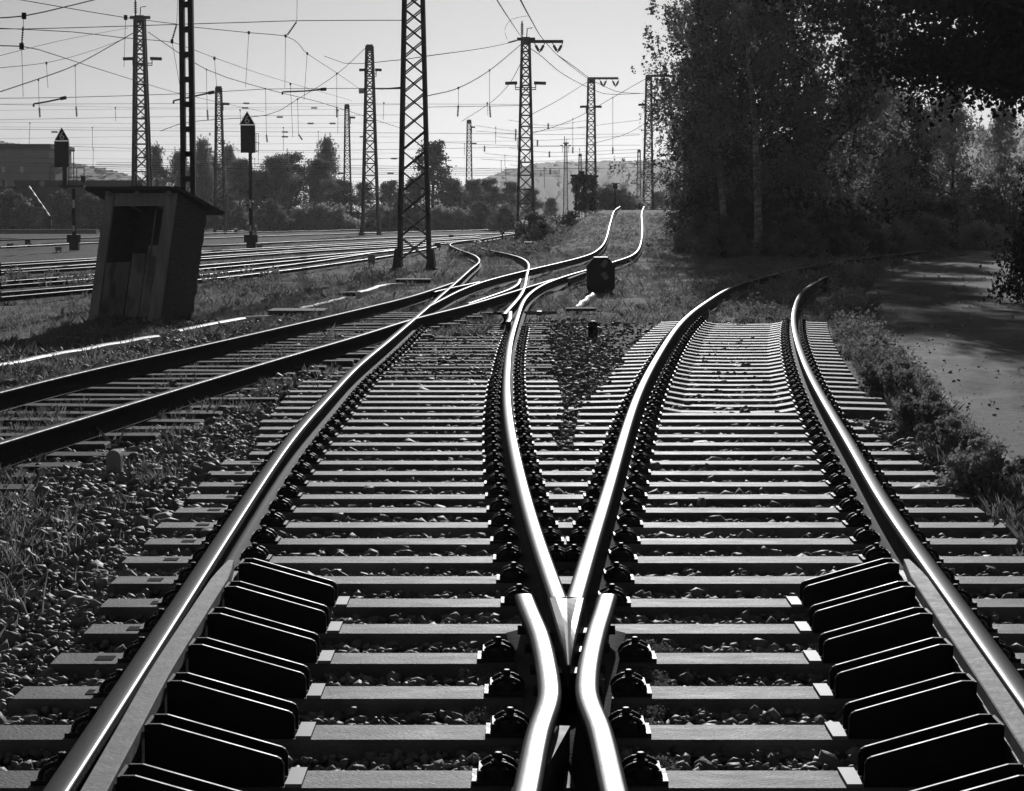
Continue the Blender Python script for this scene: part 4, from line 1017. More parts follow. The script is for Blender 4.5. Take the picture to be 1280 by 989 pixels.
# ------------------------------------------------------------ overhead wires: (pixel, pixel, distance) key points, smooth spans, droppers and insulators as parts
def insulator(mb, a, b, r=.06, n=8):
    a, b = Vector(a), Vector(b); ax = b - a; mb.tube([a, b], r * .35, 6)
    for i in range(n): mb.lathe([(r * .5, 0), (r, ax.length * .03), (r * .5, ax.length * .08)], a + ax * (.08 + .8 * i / (n - 1)), ax, 8)
def wire(pts, label, r=.4, drops=(), ins=(), group=None):
    """r in photo pixels at the first point's distance -> a real radius"""
    P = [atd(*p) for p in pts]; dd = sum(p[2] for p in pts) / len(pts); rr = max(.006, r * dd / F)
    P2_ = crspline(P, 3) if len(P) > 2 else P
    m = MB(); m.tube(P2_, rr, 5)
    if not drops and not ins: return m.thing('overhead_wire', M['wire'], tuple(P[0]), label, 'wire', group or 'overhead wires over the yard')
    root = empty('overhead_wire', tuple(P[0]), label, 'wire', group or 'overhead wires over the yard')
    m.build('cable', M['wire'], root)
    for px, y0, px1, y1, d in drops:
        q = MB(); q.tube([atd(px, y0, d), atd(px1, y1, d)], max(.005, .28 * d / F), 5); q.lathe([(.05, -.06), (.05, .06)], atd(px, y0, d), n=6); q.build('dropper', M['wire'], root)
    for x0, y0, x1, y1, d in ins:
        q = MB(); insulator(q, atd(x0, y0, d), atd(x1, y1, d), 1.5 * d / F); q.build('insulator', M['insul'], root)
wire([(-10, 23, 40), (30, 20, 42), (80, 9, 45), (125, -2, 48)], 'thick wire climbing across the top left corner', .8, ins=[(29, 32, 27, 58, 42)], drops=[(30, 20, 29, 32, 42), (27, 58, 29, 121, 42)])
wire([(15, -2, 46), (78, 9, 50), (156, 22, 55), (220, 30, 60)], 'thin wire from the top left edge down to the double post', .5, drops=[(157, 22, 155, 84, 55)])
wire([(-10, 36, 90), (30, 36.3, 90), (150, 33, 90), (240, 30, 90), (310, 28, 90), (372, 26, 90), (502, 25.5, 90)], 'long upper cross-span wire running to the big lattice mast', .5, ins=[(221, 30, 215, 51, 89.8), (371, 27, 359, 44, 89.8)], drops=[(222, -5, 221, 30, 89.9), (371.5, -5, 371, 27, 89.9)])
wire([(232, 33, 88), (311, 41, 88), (357, 45, 90), (384, 67, 105), (422, 92, 130), (452, 113, 160)], 'wire falling from the hanging insulator to the striped plate', .35, drops=[(311, 41, 307, 109, 88), (357, 45, 356, 110, 90), (384, 67, 380, 125, 105), (421, 92, 421, 133, 130)], ins=[(421, 133, 421, 147, 130)])
wire([(-10, 35, 60), (90, 40, 62), (150, 47, 66), (205, 51.5, 70), (225, 56, 75), (270, 73, 85), (340, 97, 110), (440, 126, 170)], 'wire passing the second hanging insulator behind the double post', .35, drops=[(215, 52, 225, 108, 70), (268, 73, 271, 110, 85), (363, 105, 366, 172, 115)])
wire([(-10, 57, 42), (27, 58, 42), (60, 66, 48), (100, 79, 58), (170, 101, 75), (225, 117, 95), (330, 140, 150)], 'wire slanting down from the left hanging insulator', .4)
wire([(-10, 118, 100), (50, 98, 115), (95, 81, 128), (155, 48, 146), (172, 38, 150)], 'thick wire climbing to the head of the floodlight mast behind the shed', .65, drops=[(48, 100, 49, 134, 115), (94, 82, 95, 133, 128)], ins=[(49, 134, 50, 147, 115), (95, 133, 96, 146, 128)])
wire([(-10, 86, 80), (60, 78, 100), (110, 65, 120), (157, 48, 146)], 'thin wire bowing up to the floodlight mast behind the shed', .35, drops=[(58, 79, 60, 110, 100)])
wire([(-10, 72, 80), (80, 50, 110), (160, 35, 148)], 'thin straight wire rising to the floodlight mast behind the shed', .3)
wire([(185, 40, 150), (258, 87, 160), (332, 111, 170), (400, 128, 190), (500, 160, 240)], 'wire running down right from the floodlight mast behind the shed', .4, drops=[(258, 87, 259, 137, 160), (332, 111, 333, 170, 170)], ins=[(259, 137, 260, 150, 160), (333, 168, 334, 178, 170)])
wire([(200, 164, 120), (240, 152, 130), (333, 144, 140), (372, 124, 150), (422, 92, 162), (456, 61, 172)], 'wire climbing to the head of the mast with the striped plate', .4, drops=[(372, 124, 373, 168, 150)], ins=[(373, 168, 378, 175, 150)])
wire([(-10, 123, 140), (80, 122, 140), (235, 117, 140), (330, 111.5, 140), (400, 111, 140), (500, 110, 140)], 'level cross-span wire passing above the right signal', .4)
wire([(405, 70, 150), (430, 79, 150), (500, 75, 110), (535, 70, 100), (600, 61, 120), (635, 54, 145), (650, 50, 147)], 'thin wire bowing from the big mast to the cross-arm mast', .4, ins=[(635, 53.5, 646, 50.5, 146.5)])
wire([(534, 120, 100), (573, 110, 115), (612, 88, 130), (652, 55, 147)], 'sagging wire rising from the big mast to the cross-arm mast', .55, drops=[(573, 110, 573, 131, 115), (612, 88, 612, 131, 130)], ins=[(573, 131, 572, 146, 115), (612, 131, 613, 147, 130)])
wire([(577, 152, 200), (615, 127, 175), (638, 103, 158), (653, 75, 147)], 'thin wire curving down left from the cross-arm mast', .35)
wire([(618, -5, 60), (634, 20, 80), (652, 47, 147)], 'left one of two wires dropping from the top edge to the cross-arm mast', .5)
wire([(648, -5, 60), (663, 23, 90), (678, 48, 130), (697, 69, 150), (735, 99, 200)], 'right one of two wires dropping from the top edge past the cross arm', .5)
wire([(662, 60, 147), (674, 68, 150), (700, 90, 170), (730, 107, 195), (754, 117, 200), (800, 117, 230)], 'wire sagging from the left arm insulator towards the hump', .4)
wire([(697, 69, 147), (720, 85, 175), (745, 103, 195), (769, 114, 200), (805, 117, 230)], 'wire sagging from the right arm insulator towards the hump', .4)
wire([(661, 145, 150), (700, 124, 170), (738, 100, 200)], 'thin straight wire rising to the middle cross-arm mast', .35)
wire([(664, 167, 180), (700, 156, 190), (735, 140, 200), (766, 122, 200), (808, 98, 200)], 'thin beaded wire rising towards the birch-side mast', .35, drops=[(766, 122, 766, 185, 200), (716, 149, 716, 185, 200)], ins=[(766, 184, 766, 193, 200), (716, 184, 716, 192, 200)])
wire([(740, 180, 220), (776, 170, 220), (806, 155, 200)], 'lowest thin wire rising to the birch-side mast', .3)
wire([(534, 134, 150), (600, 133, 150), (652, 132, 147)], 'level wire from the big mast to the cross-arm mast', .35)
wire([(660, 159.5, 150), (700, 160, 170), (735, 160, 200)], 'level wire between the two cross-arm masts', .3)
wire([(500, 110, 69), (480, 111, 120), (463, 111, 170)], 'short heavy wire between the big mast and the striped plate mast', .9, ins=[(472, 111, 480, 111, 169)])
wire([(660, 20, 147), (640, 24, 147), (631, 36, 147), (634, 50, 147)], 'looping jumper wire left of the cross-arm mast head', .25)
for pts, lb in (([(42, 130, 90), (60, 127, 90), (83, 122, 90)], 'steady arm tube above the left signal'), ([(217, 126, 90), (240, 121, 90), (268, 115, 90)], 'steady arm tube left of the slim mast head'), ([(353, 115, 95), (380, 114, 95), (408, 111.5, 95)], 'steady arm tube between the right signal and the striped plate')):
    m = MB(); P = [atd(*p) for p in pts]; m.tube(P, .035, 6); m.tube([P[0], P[0] + Vector((0, 0, -.12))], .04, 6); m.tube([P[-1] - (P[-1] - P[0]).normalized() * .25, P[-1]], .07, 8)
    m.thing('steady_arm', M['mast'], tuple(P[0]), lb, 'steady arm', 'steady arms on the overhead wires')
r3 = random.Random(5)
for i in range(17):
    y0 = 128 + i * 6.2; d = 150 + i * 6; sag = r3.uniform(-4, 5); x1 = r3.choice((440, 500, 655, 735))
    pts = [(-10, y0 + r3.uniform(-4, 4), d), (x1 * .45, y0 + sag, d), (x1, y0 + r3.uniform(-5, 3), d)]
    drops = []; ins = []
    for _ in range(3):
        px = r3.uniform(10, x1 - 10); yy = y0 + sag * .6
        if r3.random() < .45: ins.append((px - 4, yy + .3, px + 4, yy + .3, d - .3))
        else: drops.append((px, yy, px + r3.uniform(-1, 1), yy + r3.uniform(14, 30), d))
    wire(pts, 'thin nearly level wire among the many low over the far yard', .15 if i % 3 else .24, drops, ins, 'thin wires low over the far yard')
for i in range(9):
    xs_ = r3.uniform(540, 640); y0 = 150 + i * 7
    wire([(xs_, y0, 220), ((xs_ + 735) / 2, y0 + r3.uniform(2, 8), 230), (r3.choice((735, 800)), y0 + r3.uniform(-8, 4), 240)], 'thin drooping wire among those above the distant hill', .22, [(xs_ + 25, y0 + 2, xs_ + 25, y0 + 16, 225)], [(xs_ + 50, y0 + 4, xs_ + 50, y0 + 12, 226)], 'thin wires above the distant hill')
for i in range(5):
    wire([(120, 203 + i * 2.6, 205), (300, 205 + i * 2.9, 205), (500, 208 + i * 2.6, 205), (700, 214 + i * 1.6, 205)], 'pale contact wire crossing in front of the background trees', .25, group='contact wires in front of the background trees')

# ------------------------------------------------------------ buildings and barrier at the far left
d = 235; s = d / F
def bx(m, x0, x1, y0, y1, dd, dep): 
    a = atd(x0, y1, dd); b = atd(x1, y0, dd); m.box(((a.x + b.x) / 2, dd + dep / 2, (a.z + b.z) / 2), (b.x - a.x, dep, b.z - a.z))
root = empty('flat_roofed_building', (atd(0, 265, d).x, d, -.1), 'pale flat-roofed building with dark roof band at the left edge', 'building')
m = MB(); bx(m, -80, 61, 184, 290, d, 12); m.build('wall', M['render'], root)
m = MB(); bx(m, -82, 63, 180, 185.5, d - .3, 13); m.build('roof', M['roofdark'], root)
for (x0, x1, y0, y1) in ((25, 29, 208, 216), (2, 6, 208, 216), (-20, -16, 208, 216)):
    m = MB(); bx(m, x0, x1, y0, y1, d - .05, .2); f = m.build('window', M['white'], root)
    m = MB(); bx(m, x0 + .7, x1 - .7, y0 + .8, y1 - .8, d - .09, .1); m.build('pane', M['glass'], f)
m = MB(); bx(m, 61, 70, 198, 206, d, 6); bx(m, 61, 69, 210, 290, d + .5, 6); m.build('annex', M['render'], root)
d = 215; root = empty('low_dark_hall', (atd(80, 265, d).x, d, -.1), 'long low dark hall with flat roof edge behind the left signal', 'building')
m = MB(); a = atd(28, 233, d); bx(m, -60, 175, 233, 288, d, 8); m.build('wall', M['roofdark'], root)
m = MB(); bx(m, 18, 178, 225.5, 233, d - .5, 9.5); bx(m, -60, 18, 233, 235, d - .5, 9.5); m.build('roof', M['felt'], root)
for xx in (4, 40, 75, 110, 145): m = MB(); bx(m, xx, xx + 3, 225 if xx == 4 else 234, 288, d - .8, .4); m.build('pillar', M['roofdark'], root)
c = atd(52.5, 229.5, d - 1); m = MB(); m.lathe([(.28, 0), (.28, .04)], c, (0, -1, 0), 18); m.tube([c, c + Vector((0, 0, 2))], .03, 5); m.thing('round_sign', M['render'], tuple(c), 'pale round disc sign on a thin rod above the dark hall', 'sign')
d = 190; m = MB(); a = atd(36, 233, d); b = atd(61.5, 270, d); n = 9
for i in range(n): m.cur = i % 2; m.bar(a.lerp(b, i / n), a.lerp(b, (i + 1) / n), .13, .13)
root = empty('barrier_pole', (b.x, b.y, -.1), 'slanting white and black barrier pole at the far left', 'barrier'); m.build('pole', [M['white'], M['iron']], root)
m = MB(); m.tube([b, Vector((b.x, b.y, -.1))], .12, 8); m.box((b.x, b.y, .5), (.4, .4, 1.2)); m.build('pedestal', M['mast'], root)
d = 150; m = MB(); 
bx(m, -30, 120, 287, 292.5, d, 1.2); m.thing('platform_edge', M['oldconc'], (atd(0, 290, d).x, d, -.1), 'long low grey loading kerb behind the yard tracks at the left', 'platform')
# far sheds between the bushes
d = 215; root = empty('track_hut', (atd(441, 280, d).x, d, -.1), 'small dark hut with a pitched roof among the bushes left of the big mast', 'hut')
m = MB(); bx(m, 433, 449, 277, 288, d, 1.5); m.build('wall', M['iron'], root); a = atd(431, 277, d); b = atd(451, 277, d); p = atd(441, 272, d)
m = MB(); m.add([a, b, p, a + Vector((0, 1.8, 0)), b + Vector((0, 1.8, 0)), p + Vector((0, 1.8, 0))], [(0, 1, 2), (3, 5, 4), (0, 2, 5, 3), (2, 1, 4, 5), (0, 3, 4, 1)]); m.build('roof', M['felt'], root)

# ------------------------------------------------------------ trees
def grow(seed, Ht, r0, nl, spread, start=.22, droop=0.0, leaves=60, lsize=.08, upw=.5, hang=0.0, lean=(0, 0), sub=7, bend=.3, twr=.5):
    r_ = random.Random(seed); m = MB(); LP = []
    tp = []; p = Vector((0, 0, -.3)); dr = Vector((lean[0], lean[1], 1)).normalized(); n = 12
    for i in range(n + 1):
        tp.append(p.copy()); p = p + dr * ((Ht + .3) / n); dr = (dr + Vector((r_.uniform(-1, 1), r_.uniform(-1, 1), .3)) * .07).normalized()
    m.tube(tp, [r0 * (1 - .9 * (i / n)) * (1.25 if i == 0 else 1) for i in range(n + 1)], 9); 
    lim = MB()
    for i in range(nl):
        t = start + (1 - start) * ((i + .5) / nl) ** .9; k = min(n - 1, int(t * n)); base = tp[k].lerp(tp[k + 1], t * n - k)
        az = i * 2.4 + r_.uniform(-.5, .5); L = spread * (1.05 - .75 * max(0, (t - .35) / .65)) * (.6 + .4 * min(1, (t - start) / .15 + .4)) * r_.uniform(.7, 1.15)
        d_ = Vector((math.cos(az), math.sin(az), upw + r_.uniform(-.2, .3))).normalized(); q = base.copy(); bp = [q.copy()]; ns = 6
        for j in range(ns):
            q = q + d_ * (L / ns); bp.append(q.copy()); d_ = (d_ + Vector((r_.uniform(-1, 1), r_.uniform(-1, 1), r_.uniform(-.6, .6) - droop)) * bend * .5).normalized()
        rb = r0 * .33 * (1 - t * .6); lim.tube(bp, [rb * (1 - .85 * j / ns) for j in range(ns + 1)], 5, False)
        for j in range(sub):
            u = .25 + .75 * (j + r_.random()) / sub; kk_ = min(ns - 1, int(u * ns)); b2 = bp[kk_].lerp(bp[kk_ + 1], u * ns - kk_)
            d2 = Vector((r_.uniform(-1, 1), r_.uniform(-1, 1), r_.uniform(-.4, .8))).normalized(); L2 = L * .38 * r_.uniform(.5, 1.2); e = b2 + d2 * L2 + Vector((0, 0, -droop * L2 * .5)); mid = b2.lerp(e, .5) + Vector((0, 0, .08 * L2))
            lim.tube([b2, mid, e], [rb * .3, rb * .2, .006], 4, False)
            for z in range(5):
                c = b2.lerp(e, .25 + .75 * z / 4); nn = leaves // 5
                LP.append((c, twr * r_.uniform(.6, 1.2), nn, hang * r_.uniform(.3, 1.2)))
    return m, lim, LP
def leafcloud(LP, lsize):
    Ps = []
    for c, r, n, hg in LP:
        if hg > .05:
            k = max(2, n // 9)
            for _ in range(k):
                b = np.array(c) + rng.normal(0, r * .55, 3); tt = rng.uniform(0, 1, 9); L = hg * rng.uniform(.5, 1.1)
                q = b[None] + np.stack([rng.normal(0, .05, 9) + .1 * tt, rng.normal(0, .05, 9), -tt * L], 1); Ps.append(q)
        else: Ps.append(np.array(c)[None] + rng.normal(0, r * .5, (n, 3)) * np.array([1, 1, .75]))
    return np.concatenate(Ps)
def leaf_mesh(LP, lsize, material, parent, name='crown'):
    P = leafcloud(LP, lsize); return leafquads(P, np.full(len(P), lsize), name, material, parent, off=(0, 0, 0) if parent is None else None)
def proto_tree(name, label, cat, group, material, bark, lsize, **kw):
    root = empty(name, (0, 0, 0), label, cat, group)
    t, l, LP = grow(**kw)
    t.build('trunk', bark, root, True); l.build('limbs', M['bark'], root); c = leaf_mesh(LP, lsize, material, root)
    print(name, len(c.data.polygons)); return root
def place(o, px, py, d=None, z=None, s=1, rz=0, label=None, sx=None):
    if d is None: p = hit(px, py)
    else: p = atd(px, py, d); p.z = H(p.x, p.y) if z is None else z
    o.location = p; o.scale = (s * (sx or 1), s * (sx or 1), s); o.rotation_euler = (0, 0, R(rz))
    if label: o['label'] = label
    return o
G1 = 'trees of the birch wood on the right'
birchA = proto_tree('birch_tree', 'x', 'tree', G1, M['leaf'], M['birch'], .095, seed=3, Ht=15, r0=.17, nl=40, spread=4.0, start=.13, droop=.25, leaves=110, hang=1.0, upw=.55, sub=8, twr=.45)
birchB = proto_tree('birch_tree', 'x', 'tree', G1, M['leafdark'], M['birch'], .10, seed=8, Ht=14, r0=.17, nl=30, spread=3.6, start=.12, droop=.15, leaves=70, hang=.8, upw=.6, sub=8, twr=.42)
broadA = proto_tree('broadleaf_tree', 'x', 'tree', G1, M['leafdark'], M['bark'], .12, seed=21, Ht=13, r0=.26, nl=34, spread=4.6, start=.14, leaves=80, hang=0, upw=.35, sub=8, twr=.55)
paleA = proto_tree('willow_tree', 'x', 'tree', G1, M['leafpale'], M['bark'], .10, seed=33, Ht=10, r0=.16, nl=30, spread=3.2, start=.12, droop=.2, leaves=80, hang=.6, upw=.7, sub=7, twr=.5)
place(birchA, 948, 290, 88, None, 1.0, 0, 'tall birch with white-patched trunk at the front of the wood')
place(birchB, 905, 290, 92, None, .95, 40, 'drooping birch at the left edge of the wood beside the hump')
place(copy_tree(birchA), 868, 280, 99, None, .78, 130, 'slimmer birch behind the left edge of the wood')
place(broadA, 1000, 290, 97, None, 1.08, 0, 'dense dark broadleaf tree right behind the white-trunked birch')
place(copy_tree(birchB), 1075, 290, 112, None, .68, 200, 'dark birch in the middle of the wood right of the dense tree')
place(copy_tree(broadA), 930, 290, 112, None, 1.0, 90, 'dark broadleaf tree filling the back of the wood behind the birches')
place(copy_tree(broadA), 1125, 290, 118, None, .6, 220, 'dark broadleaf tree with leaning trunk at the right end of the wood')
place(paleA, 1055, 290, 96, None, .88, 0, 'paler sunlit tree between the dark crowns of the wood')
place(copy_tree(paleA), 1110, 290, 108, None, .78, 150, 'pale tree at the right end of the wood above the bend')
place(copy_tree(paleA), 1190, 290, 122, None, .85, 70, 'small pale willow beyond the bend of the path')
place(copy_tree(paleA), 1245, 290, 132, None, .8, 260, 'small pale willow at the far end of the path')
place(copy_tree(paleA), 1150, 290, 136, None, .85, 20, 'small pale willow behind the low bushes at the bend')
for i, (px, d, s_, rz, lb) in enumerate([(1082, 132, 1.05, 140, 'at the back right of the wood filling the sky gap'), (890, 122, .66, 300, 'at the back left of the wood')]):
    place(copy_tree(broadA), px, 290, d, None, s_, rz, 'shaded broadleaf tree ' + lb)
# big dark tree hanging over the path from the right
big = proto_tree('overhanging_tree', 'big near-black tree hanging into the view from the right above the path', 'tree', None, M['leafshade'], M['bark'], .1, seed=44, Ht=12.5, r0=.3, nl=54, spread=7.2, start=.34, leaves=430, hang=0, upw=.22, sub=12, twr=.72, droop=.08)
big.location = (13.4, 46, -.1)
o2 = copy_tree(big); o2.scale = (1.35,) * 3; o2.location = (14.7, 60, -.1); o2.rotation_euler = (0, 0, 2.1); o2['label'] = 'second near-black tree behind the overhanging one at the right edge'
# bushes
def bush_proto(name, seed, rx, rz_, n, per, lsize, material, cat='bush', group=None, stems=9):
    r_ = random.Random(seed); root = empty(name, (0, 0, 0), 'x', cat, group); m = MB(); LP = []
    for i in range(stems):
        az = i * 2.4; e = Vector((math.cos(az) * rx * r_.uniform(.2, .6), math.sin(az) * rx * r_.uniform(.2, .6), rz_ * r_.uniform(.5, .75))); m.tube([(e.x * .08, e.y * .08, -.1), (e.x * .5, e.y * .5, e.z * .55), tuple(e)], [.05 * rz_ / 2, .03 * rz_ / 2, .004 * rz_], 5)
    for i in range(n):
        az = r_.uniform(0, 6.28); t = r_.random(); rr = rx * math.sqrt(r_.random()); z = rz_ * (.06 + .92 * r_.random() * math.sqrt(max(0.05, 1 - (rr / rx) ** 2)) )
        rr *= r_.uniform(.75, 1.12); LP.append((Vector((math.cos(az) * rr, math.sin(az) * rr, z)), rx * .2 * r_.uniform(.4, 1.5), per, 0))
    m.build('stems', M['bark'], root); leaf_mesh(LP, lsize, material, root, 'foliage'); return root
GB = 'bushes and small trees along the far side of the yard'
bA = bush_proto('bush', 1, 2.2, 3.2, 90, 60, .2, M['leafmid'], group=GB); bB = bush_proto('bush', 2, 2.4, 2.4, 80, 60, .2, M['leafpale'], group=GB)
bgA = proto_tree('background_tree', 'x', 'tree', GB, M['leafmid'], M['bark'], .17, seed=61, Ht=9, r0=.16, nl=24, spread=3.8, start=.08, leaves=80, hang=0, upw=.6, sub=6, twr=.7)
bgB = proto_tree('background_tree', 'x', 'tree', GB, M['leafdark'], M['bark'], .18, seed=62, Ht=8, r0=.16, nl=26, spread=4.2, start=.05, leaves=90, hang=0, upw=.5, sub=6, twr=.75)
bgC = proto_tree('thin_birch', 'x', 'tree', GB, M['leafpale'], M['bark'], .12, seed=63, Ht=9, r0=.1, nl=26, spread=2.4, start=.15, leaves=22, hang=.7, upw=.8, sub=7, twr=.5, droop=.1)
used = {}
def put(proto, *a, **k):
    key = proto.name
    o = proto if key not in used else copy_tree(proto)
    used[key] = 1
    return place(o, *a, **k)
TR = [('C', 198, 178, 'left of the double post above the shed roof'), ('C', 225, 186, 'just left of the double post'), ('C', 252, 170, 'just right of the double post'), ('A', 262, 195, 'low between the double post and the slim mast'), ('C', 288, 178, 'between the slim mast and the right signal'), ('A', 300, 200, 'behind the right signal post'), ('A', 345, 196, 'right of the right signal, pale crowned'),
      ('B', 365, 192, 'dark, right of the right signal'), ('C', 408, 168, 'tall, left of the thin far mast'), ('A', 398, 200, 'below the tall thin birch'), ('B', 425, 225, 'low behind the thin far mast'), ('A', 455, 228, 'behind the floodlight mast foot'), ('B', 490, 226, 'left of the big mast'), ('B', 520, 222, 'behind the big mast'), ('B', 560, 222, 'right of the pine'), ('A', 590, 225, 'behind the mast right of the pine'),
      ('B', 612, 224, 'darkest, left of the cross-arm mast'), ('A', 640, 228, 'left behind the cross-arm mast foot'), ('A', 664, 236, 'right behind the cross-arm mast foot'), ('A', 688, 248, 'low, left of the ivy clump'), ('A', 822, 240, 'low beyond the hump right of its rails'), ('A', 845, 232, 'low beyond the hump beside the wood'), ('B', 325, 214, 'low dark behind the right signal base')]
for i, (k, px, top, lb) in enumerate(TR):
    d = 228 + (i * 37 % 30); pr = {'A': bgA, 'B': bgB, 'C': bgC}[k]; ht = (CH + (265 - top) * d / F + .1) / {'A': 9.6, 'B': 8.8, 'C': 9.8}[k]
    nm = {'A': 'leafy background tree', 'B': 'dark bushy background tree', 'C': 'thin half-bare birch'}[k]
    put(pr, px, 283, d=d, z=-.1, s=ht, rz=i * 77, label=f'{nm} {lb}', sx=1.05 if k != 'C' else .9)
BU = [('A', 15, 238, 'at the far left below the flat-roofed building'), ('B', 45, 252, 'below the barrier pole'), ('A', 75, 240, 'left of the platform signal post'), ('A', 108, 244, 'right of the platform signal post'), ('B', 128, 256, 'at the shed\'s left roof corner'), ('A', 280, 240, 'below the slim mast'), ('B', 385, 254, 'pale, below the tall thin birch'), ('B', 412, 252, 'pale, left of the thin far mast foot'), ('B', 482, 254, 'pale, left of the big mast foot'), ('B', 545, 256, 'pale, right of the big mast foot'), ('B', 565, 258, 'pale, two along from the big mast foot'), ('A', 600, 252, 'left of the cross-arm mast foot'), ('A', 340, 250, 'right of the signal post in the middle'), ('B', 30, 262, 'lowest, at the far left yard edge'), ('A', 500, 250, 'behind the big mast legs'), ('A', 630, 258, 'low, just left of the cross-arm mast')]
for i, (k, px, top, lb) in enumerate(BU):
    d = 205 + (i * 13 % 12); pr = {'A': bA, 'B': bB}[k]; ht = (CH + (265 - top) * d / F + .1) / {'A': 3.3, 'B': 2.6}[k]
    put(pr, px, 283, d=d, z=-.1, s=max(.4, ht), rz=i * 57, label=('leafy bush ' if k == 'A' else 'feathery bush ') + lb)
# bushes on the embankment and round the hump, at the bend and the right edge
NB = [('A', 668, 278, 118, .55, 'at the foot of the embankment behind the lantern box'), ('B', 690, 266, 125, .5, 'pale, on the upper left slope of the embankment'), ('A', 712, 262, 132, .5, 'on the embankment top left of the ivy clump'), ('A', 676, 290, 108, .4, 'low on the embankment slope'), ('B', 765, 256, 150, .75, 'behind the hump signal'), ('B', 785, 258, 155, .5, 'small, between the hump rails skyline'),
      ('A', 880, 285, 84, .5, 'at the left foot of the wood'), ('A', 905, 290, 78, .45, 'dark, in front of the wood left of the white trunk'), ('A', 990, 300, 82, .55, 'dark, right of the white birch trunk'), ('A', 1030, 305, 86, .6, 'dark, under the pale sunlit tree'), ('A', 1070, 305, 92, .6, 'dark, under the right end of the wood'), ('B', 1110, 300, 98, .6, 'pale grassy, at the bend of the path'), ('B', 1150, 300, 108, .7, 'pale grassy, beyond the bend'), ('A', 1190, 300, 112, .75, 'dark, beyond the bend below the small willow'), ('B', 1230, 302, 105, .55, 'pale, at the far right end of the path')]
for i, (k, px, py, d, s_, lb) in enumerate(NB):
    put({'A': bA, 'B': bB}[k], px, py, d=d, s=s_, rz=i * 83, label=('leafy bush ' if k == 'A' else 'feathery bush ') + lb)
US = bush_proto('understory_shrub', 12, 2.4, 4.6, 150, 70, .12, M['leafdark'], 'shrub', 'dense shrubs under the wood on the right', stems=9)
for i, (px, d, s_, lb) in enumerate([(892, 100, .9, 'at the left edge of the wood'), (930, 98, 1.0, 'left of the white birch trunk'), (968, 102, 1.0, 'right of the white birch trunk'), (1005, 104, 1.1, 'under the dense broadleaf tree'), (1040, 108, 1.0, 'below the pale sunlit tree'), (1078, 112, 1.1, 'towards the right end of the wood'), (1115, 118, 1.0, 'at the right end of the wood'), (1160, 126, .9, 'beyond the bend of the path'), (1210, 128, .9, 'at the far end of the path'), (950, 116, 1.2, 'in the back row left of centre'), (1020, 120, 1.3, 'in the back row right of centre'), (1262, 116, 1.0, 'at the right edge far along the path')]):
    place(US if i == 0 else copy_tree(US), px, 290, d, None, s_, i * 71, 'dense dark shrub ' + lb)
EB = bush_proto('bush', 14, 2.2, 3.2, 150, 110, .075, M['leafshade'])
for i, (x, y, s_, lb) in enumerate([(11.7, 44, .75, 'dark, nearest at the right edge beside the path'), (14.3, 54, .9, 'dark, at the right edge behind the first one'), (17.0, 64, .85, 'dark, further along the right edge of the path'), (20.2, 73, .8, 'dark, at the right edge near the bend'), (24.5, 82, .8, 'dark, farthest along the right side of the path')]):
    o = EB if i == 0 else copy_tree(EB); o.location = (x, y, -.12); o.scale = (s_, s_, s_ * 1.2); o.rotation_euler = (0, 0, i * 1.3); o['label'] = 'leafy bush ' + lb; o['group'] = 'dark bushes along the right side of the path'
# young weed bushes in the strip beside the path
wb = bush_proto('weed_bush', 5, .34, .42, 44, 90, .026, M['weed'], 'bush', 'weed bushes between the rail and the path', stems=12)
for i, (px, py, s_, lb) in enumerate([(1110, 500, .95, 'big one left of the kerb, beside the dipped sleepers'), (1160, 545, .9, 'in the middle of the strip'), (1240, 625, .9, 'near the right edge of the picture'), (1075, 400, 1.1, 'small one at the kerb where the rail bends'), (1055, 360, 1.6, 'farthest one behind the rail end'), (1180, 580, .8, 'just left of the kerb line')]):
    o = wb if i == 0 else copy_tree(wb); p = gp(px, py, -.1); o.location = (p.x, p.y, H(p.x, p.y)); o.scale = (s_,) * 3; o.rotation_euler = (0, 0, i); o['label'] = 'leafy weed bush ' + lb
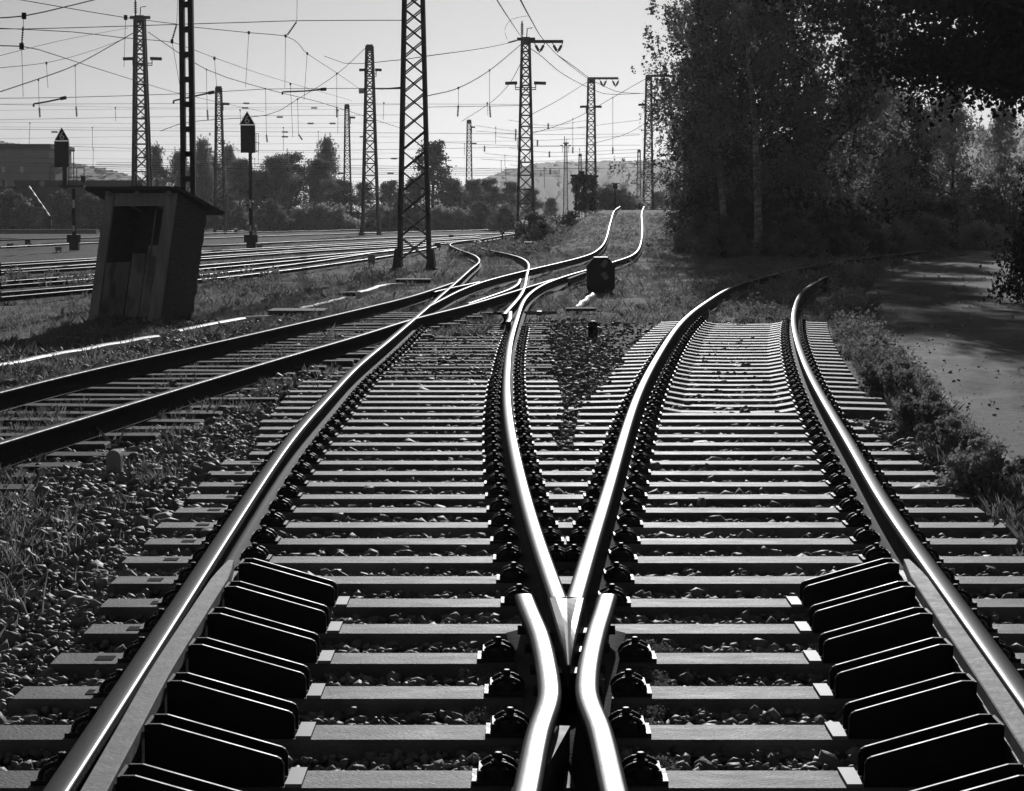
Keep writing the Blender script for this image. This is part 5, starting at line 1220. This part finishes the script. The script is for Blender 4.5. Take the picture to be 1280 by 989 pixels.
# pine
def pine():
    d = 232; b = atd(540, 265, d); root = empty('pine_tree', (b.x, d, -.1), 'dark pine with flat layered crown behind the big mast', 'tree'); r_ = random.Random(9); m = MB(); LP = []
    Ht = CH + (265 - 182) * d / F; m.tube([(b.x, d, -.1), (b.x + .15, d, Ht * .6), (b.x, d, Ht)], [.22, .14, .05], 8); l = MB()
    for i in range(22):
        z = Ht * (.5 + .5 * i / 22); L = 2.3 * (1 - .6 * (i / 22) ** 1.6) * r_.uniform(.6, 1.1); az = i * 2.4; e = Vector((b.x + math.cos(az) * L, d + math.sin(az) * L, z + .3)); l.tube([(b.x, d, z - .2), tuple(e)], [.05, .02], 5)
        for q in range(3): LP.append((Vector((b.x, d, z)).lerp(e, .45 + .27 * q), .6, 60, 0))
    m.build('trunk', M['bark'], root); l.build('limbs', M['bark'], root)
    P = leafcloud(LP, .2); P[:, 2] = P[:, 2]; leafquads(P, np.full(len(P), .2), 'crown', M['leafdark'], root)
pine()
# ivy clump on the mast foot
d = 133; c = atd(731, 258, d); root = empty('ivy_clump', (c.x, d, 1.7), 'black ivy-smothered signal frame on the hump skyline', 'overgrown frame')
LP = []; r_ = random.Random(4)
for i in range(130):
    px = r_.uniform(716, 744); py = r_.uniform(221, 262)
    if 734 < px < 740 and 236 < py < 246: continue
    if py > 240 and px < 720: continue
    p = atd(px, py, d + r_.uniform(-.5, .5)); LP.append((p, .22, 40, 0))
P = leafcloud(LP, .1); leafquads(P, np.full(len(P), .1), 'foliage', M['leafdark'], root)
m = MB()
for px in (720, 730, 741): m.bar(atd(px, 264, d), atd(px, 219, d), .14)
m.bar(atd(713, 219.5, d), atd(748, 220.5, d), .3, .12); m.box(atd(727, 216.5, d), (.35, .3, .25)); m.build('frame', M['mast'], root)

# ------------------------------------------------------------ air
def air():
    m = MB(); m.box((100, 930, 48), (2400, 2000, 107)); o = m.build('haze', [], None, False, (0, 0, 0))
    mt_ = bpy.data.materials.new('thin_air'); mt_.use_nodes = True; t = mt_.node_tree; t.nodes.clear()
    v = t.nodes.new('ShaderNodeVolumePrincipled'); v.inputs['Color'].default_value = (.9, .9, .9, 1); v.inputs['Density'].default_value = .00013; v.inputs['Anisotropy'].default_value = .55
    ou = t.nodes.new('ShaderNodeOutputMaterial'); t.links.new(v.outputs[0], ou.inputs['Volume']); o.data.materials.append(mt_); tag(o, kind='stuff')
air()
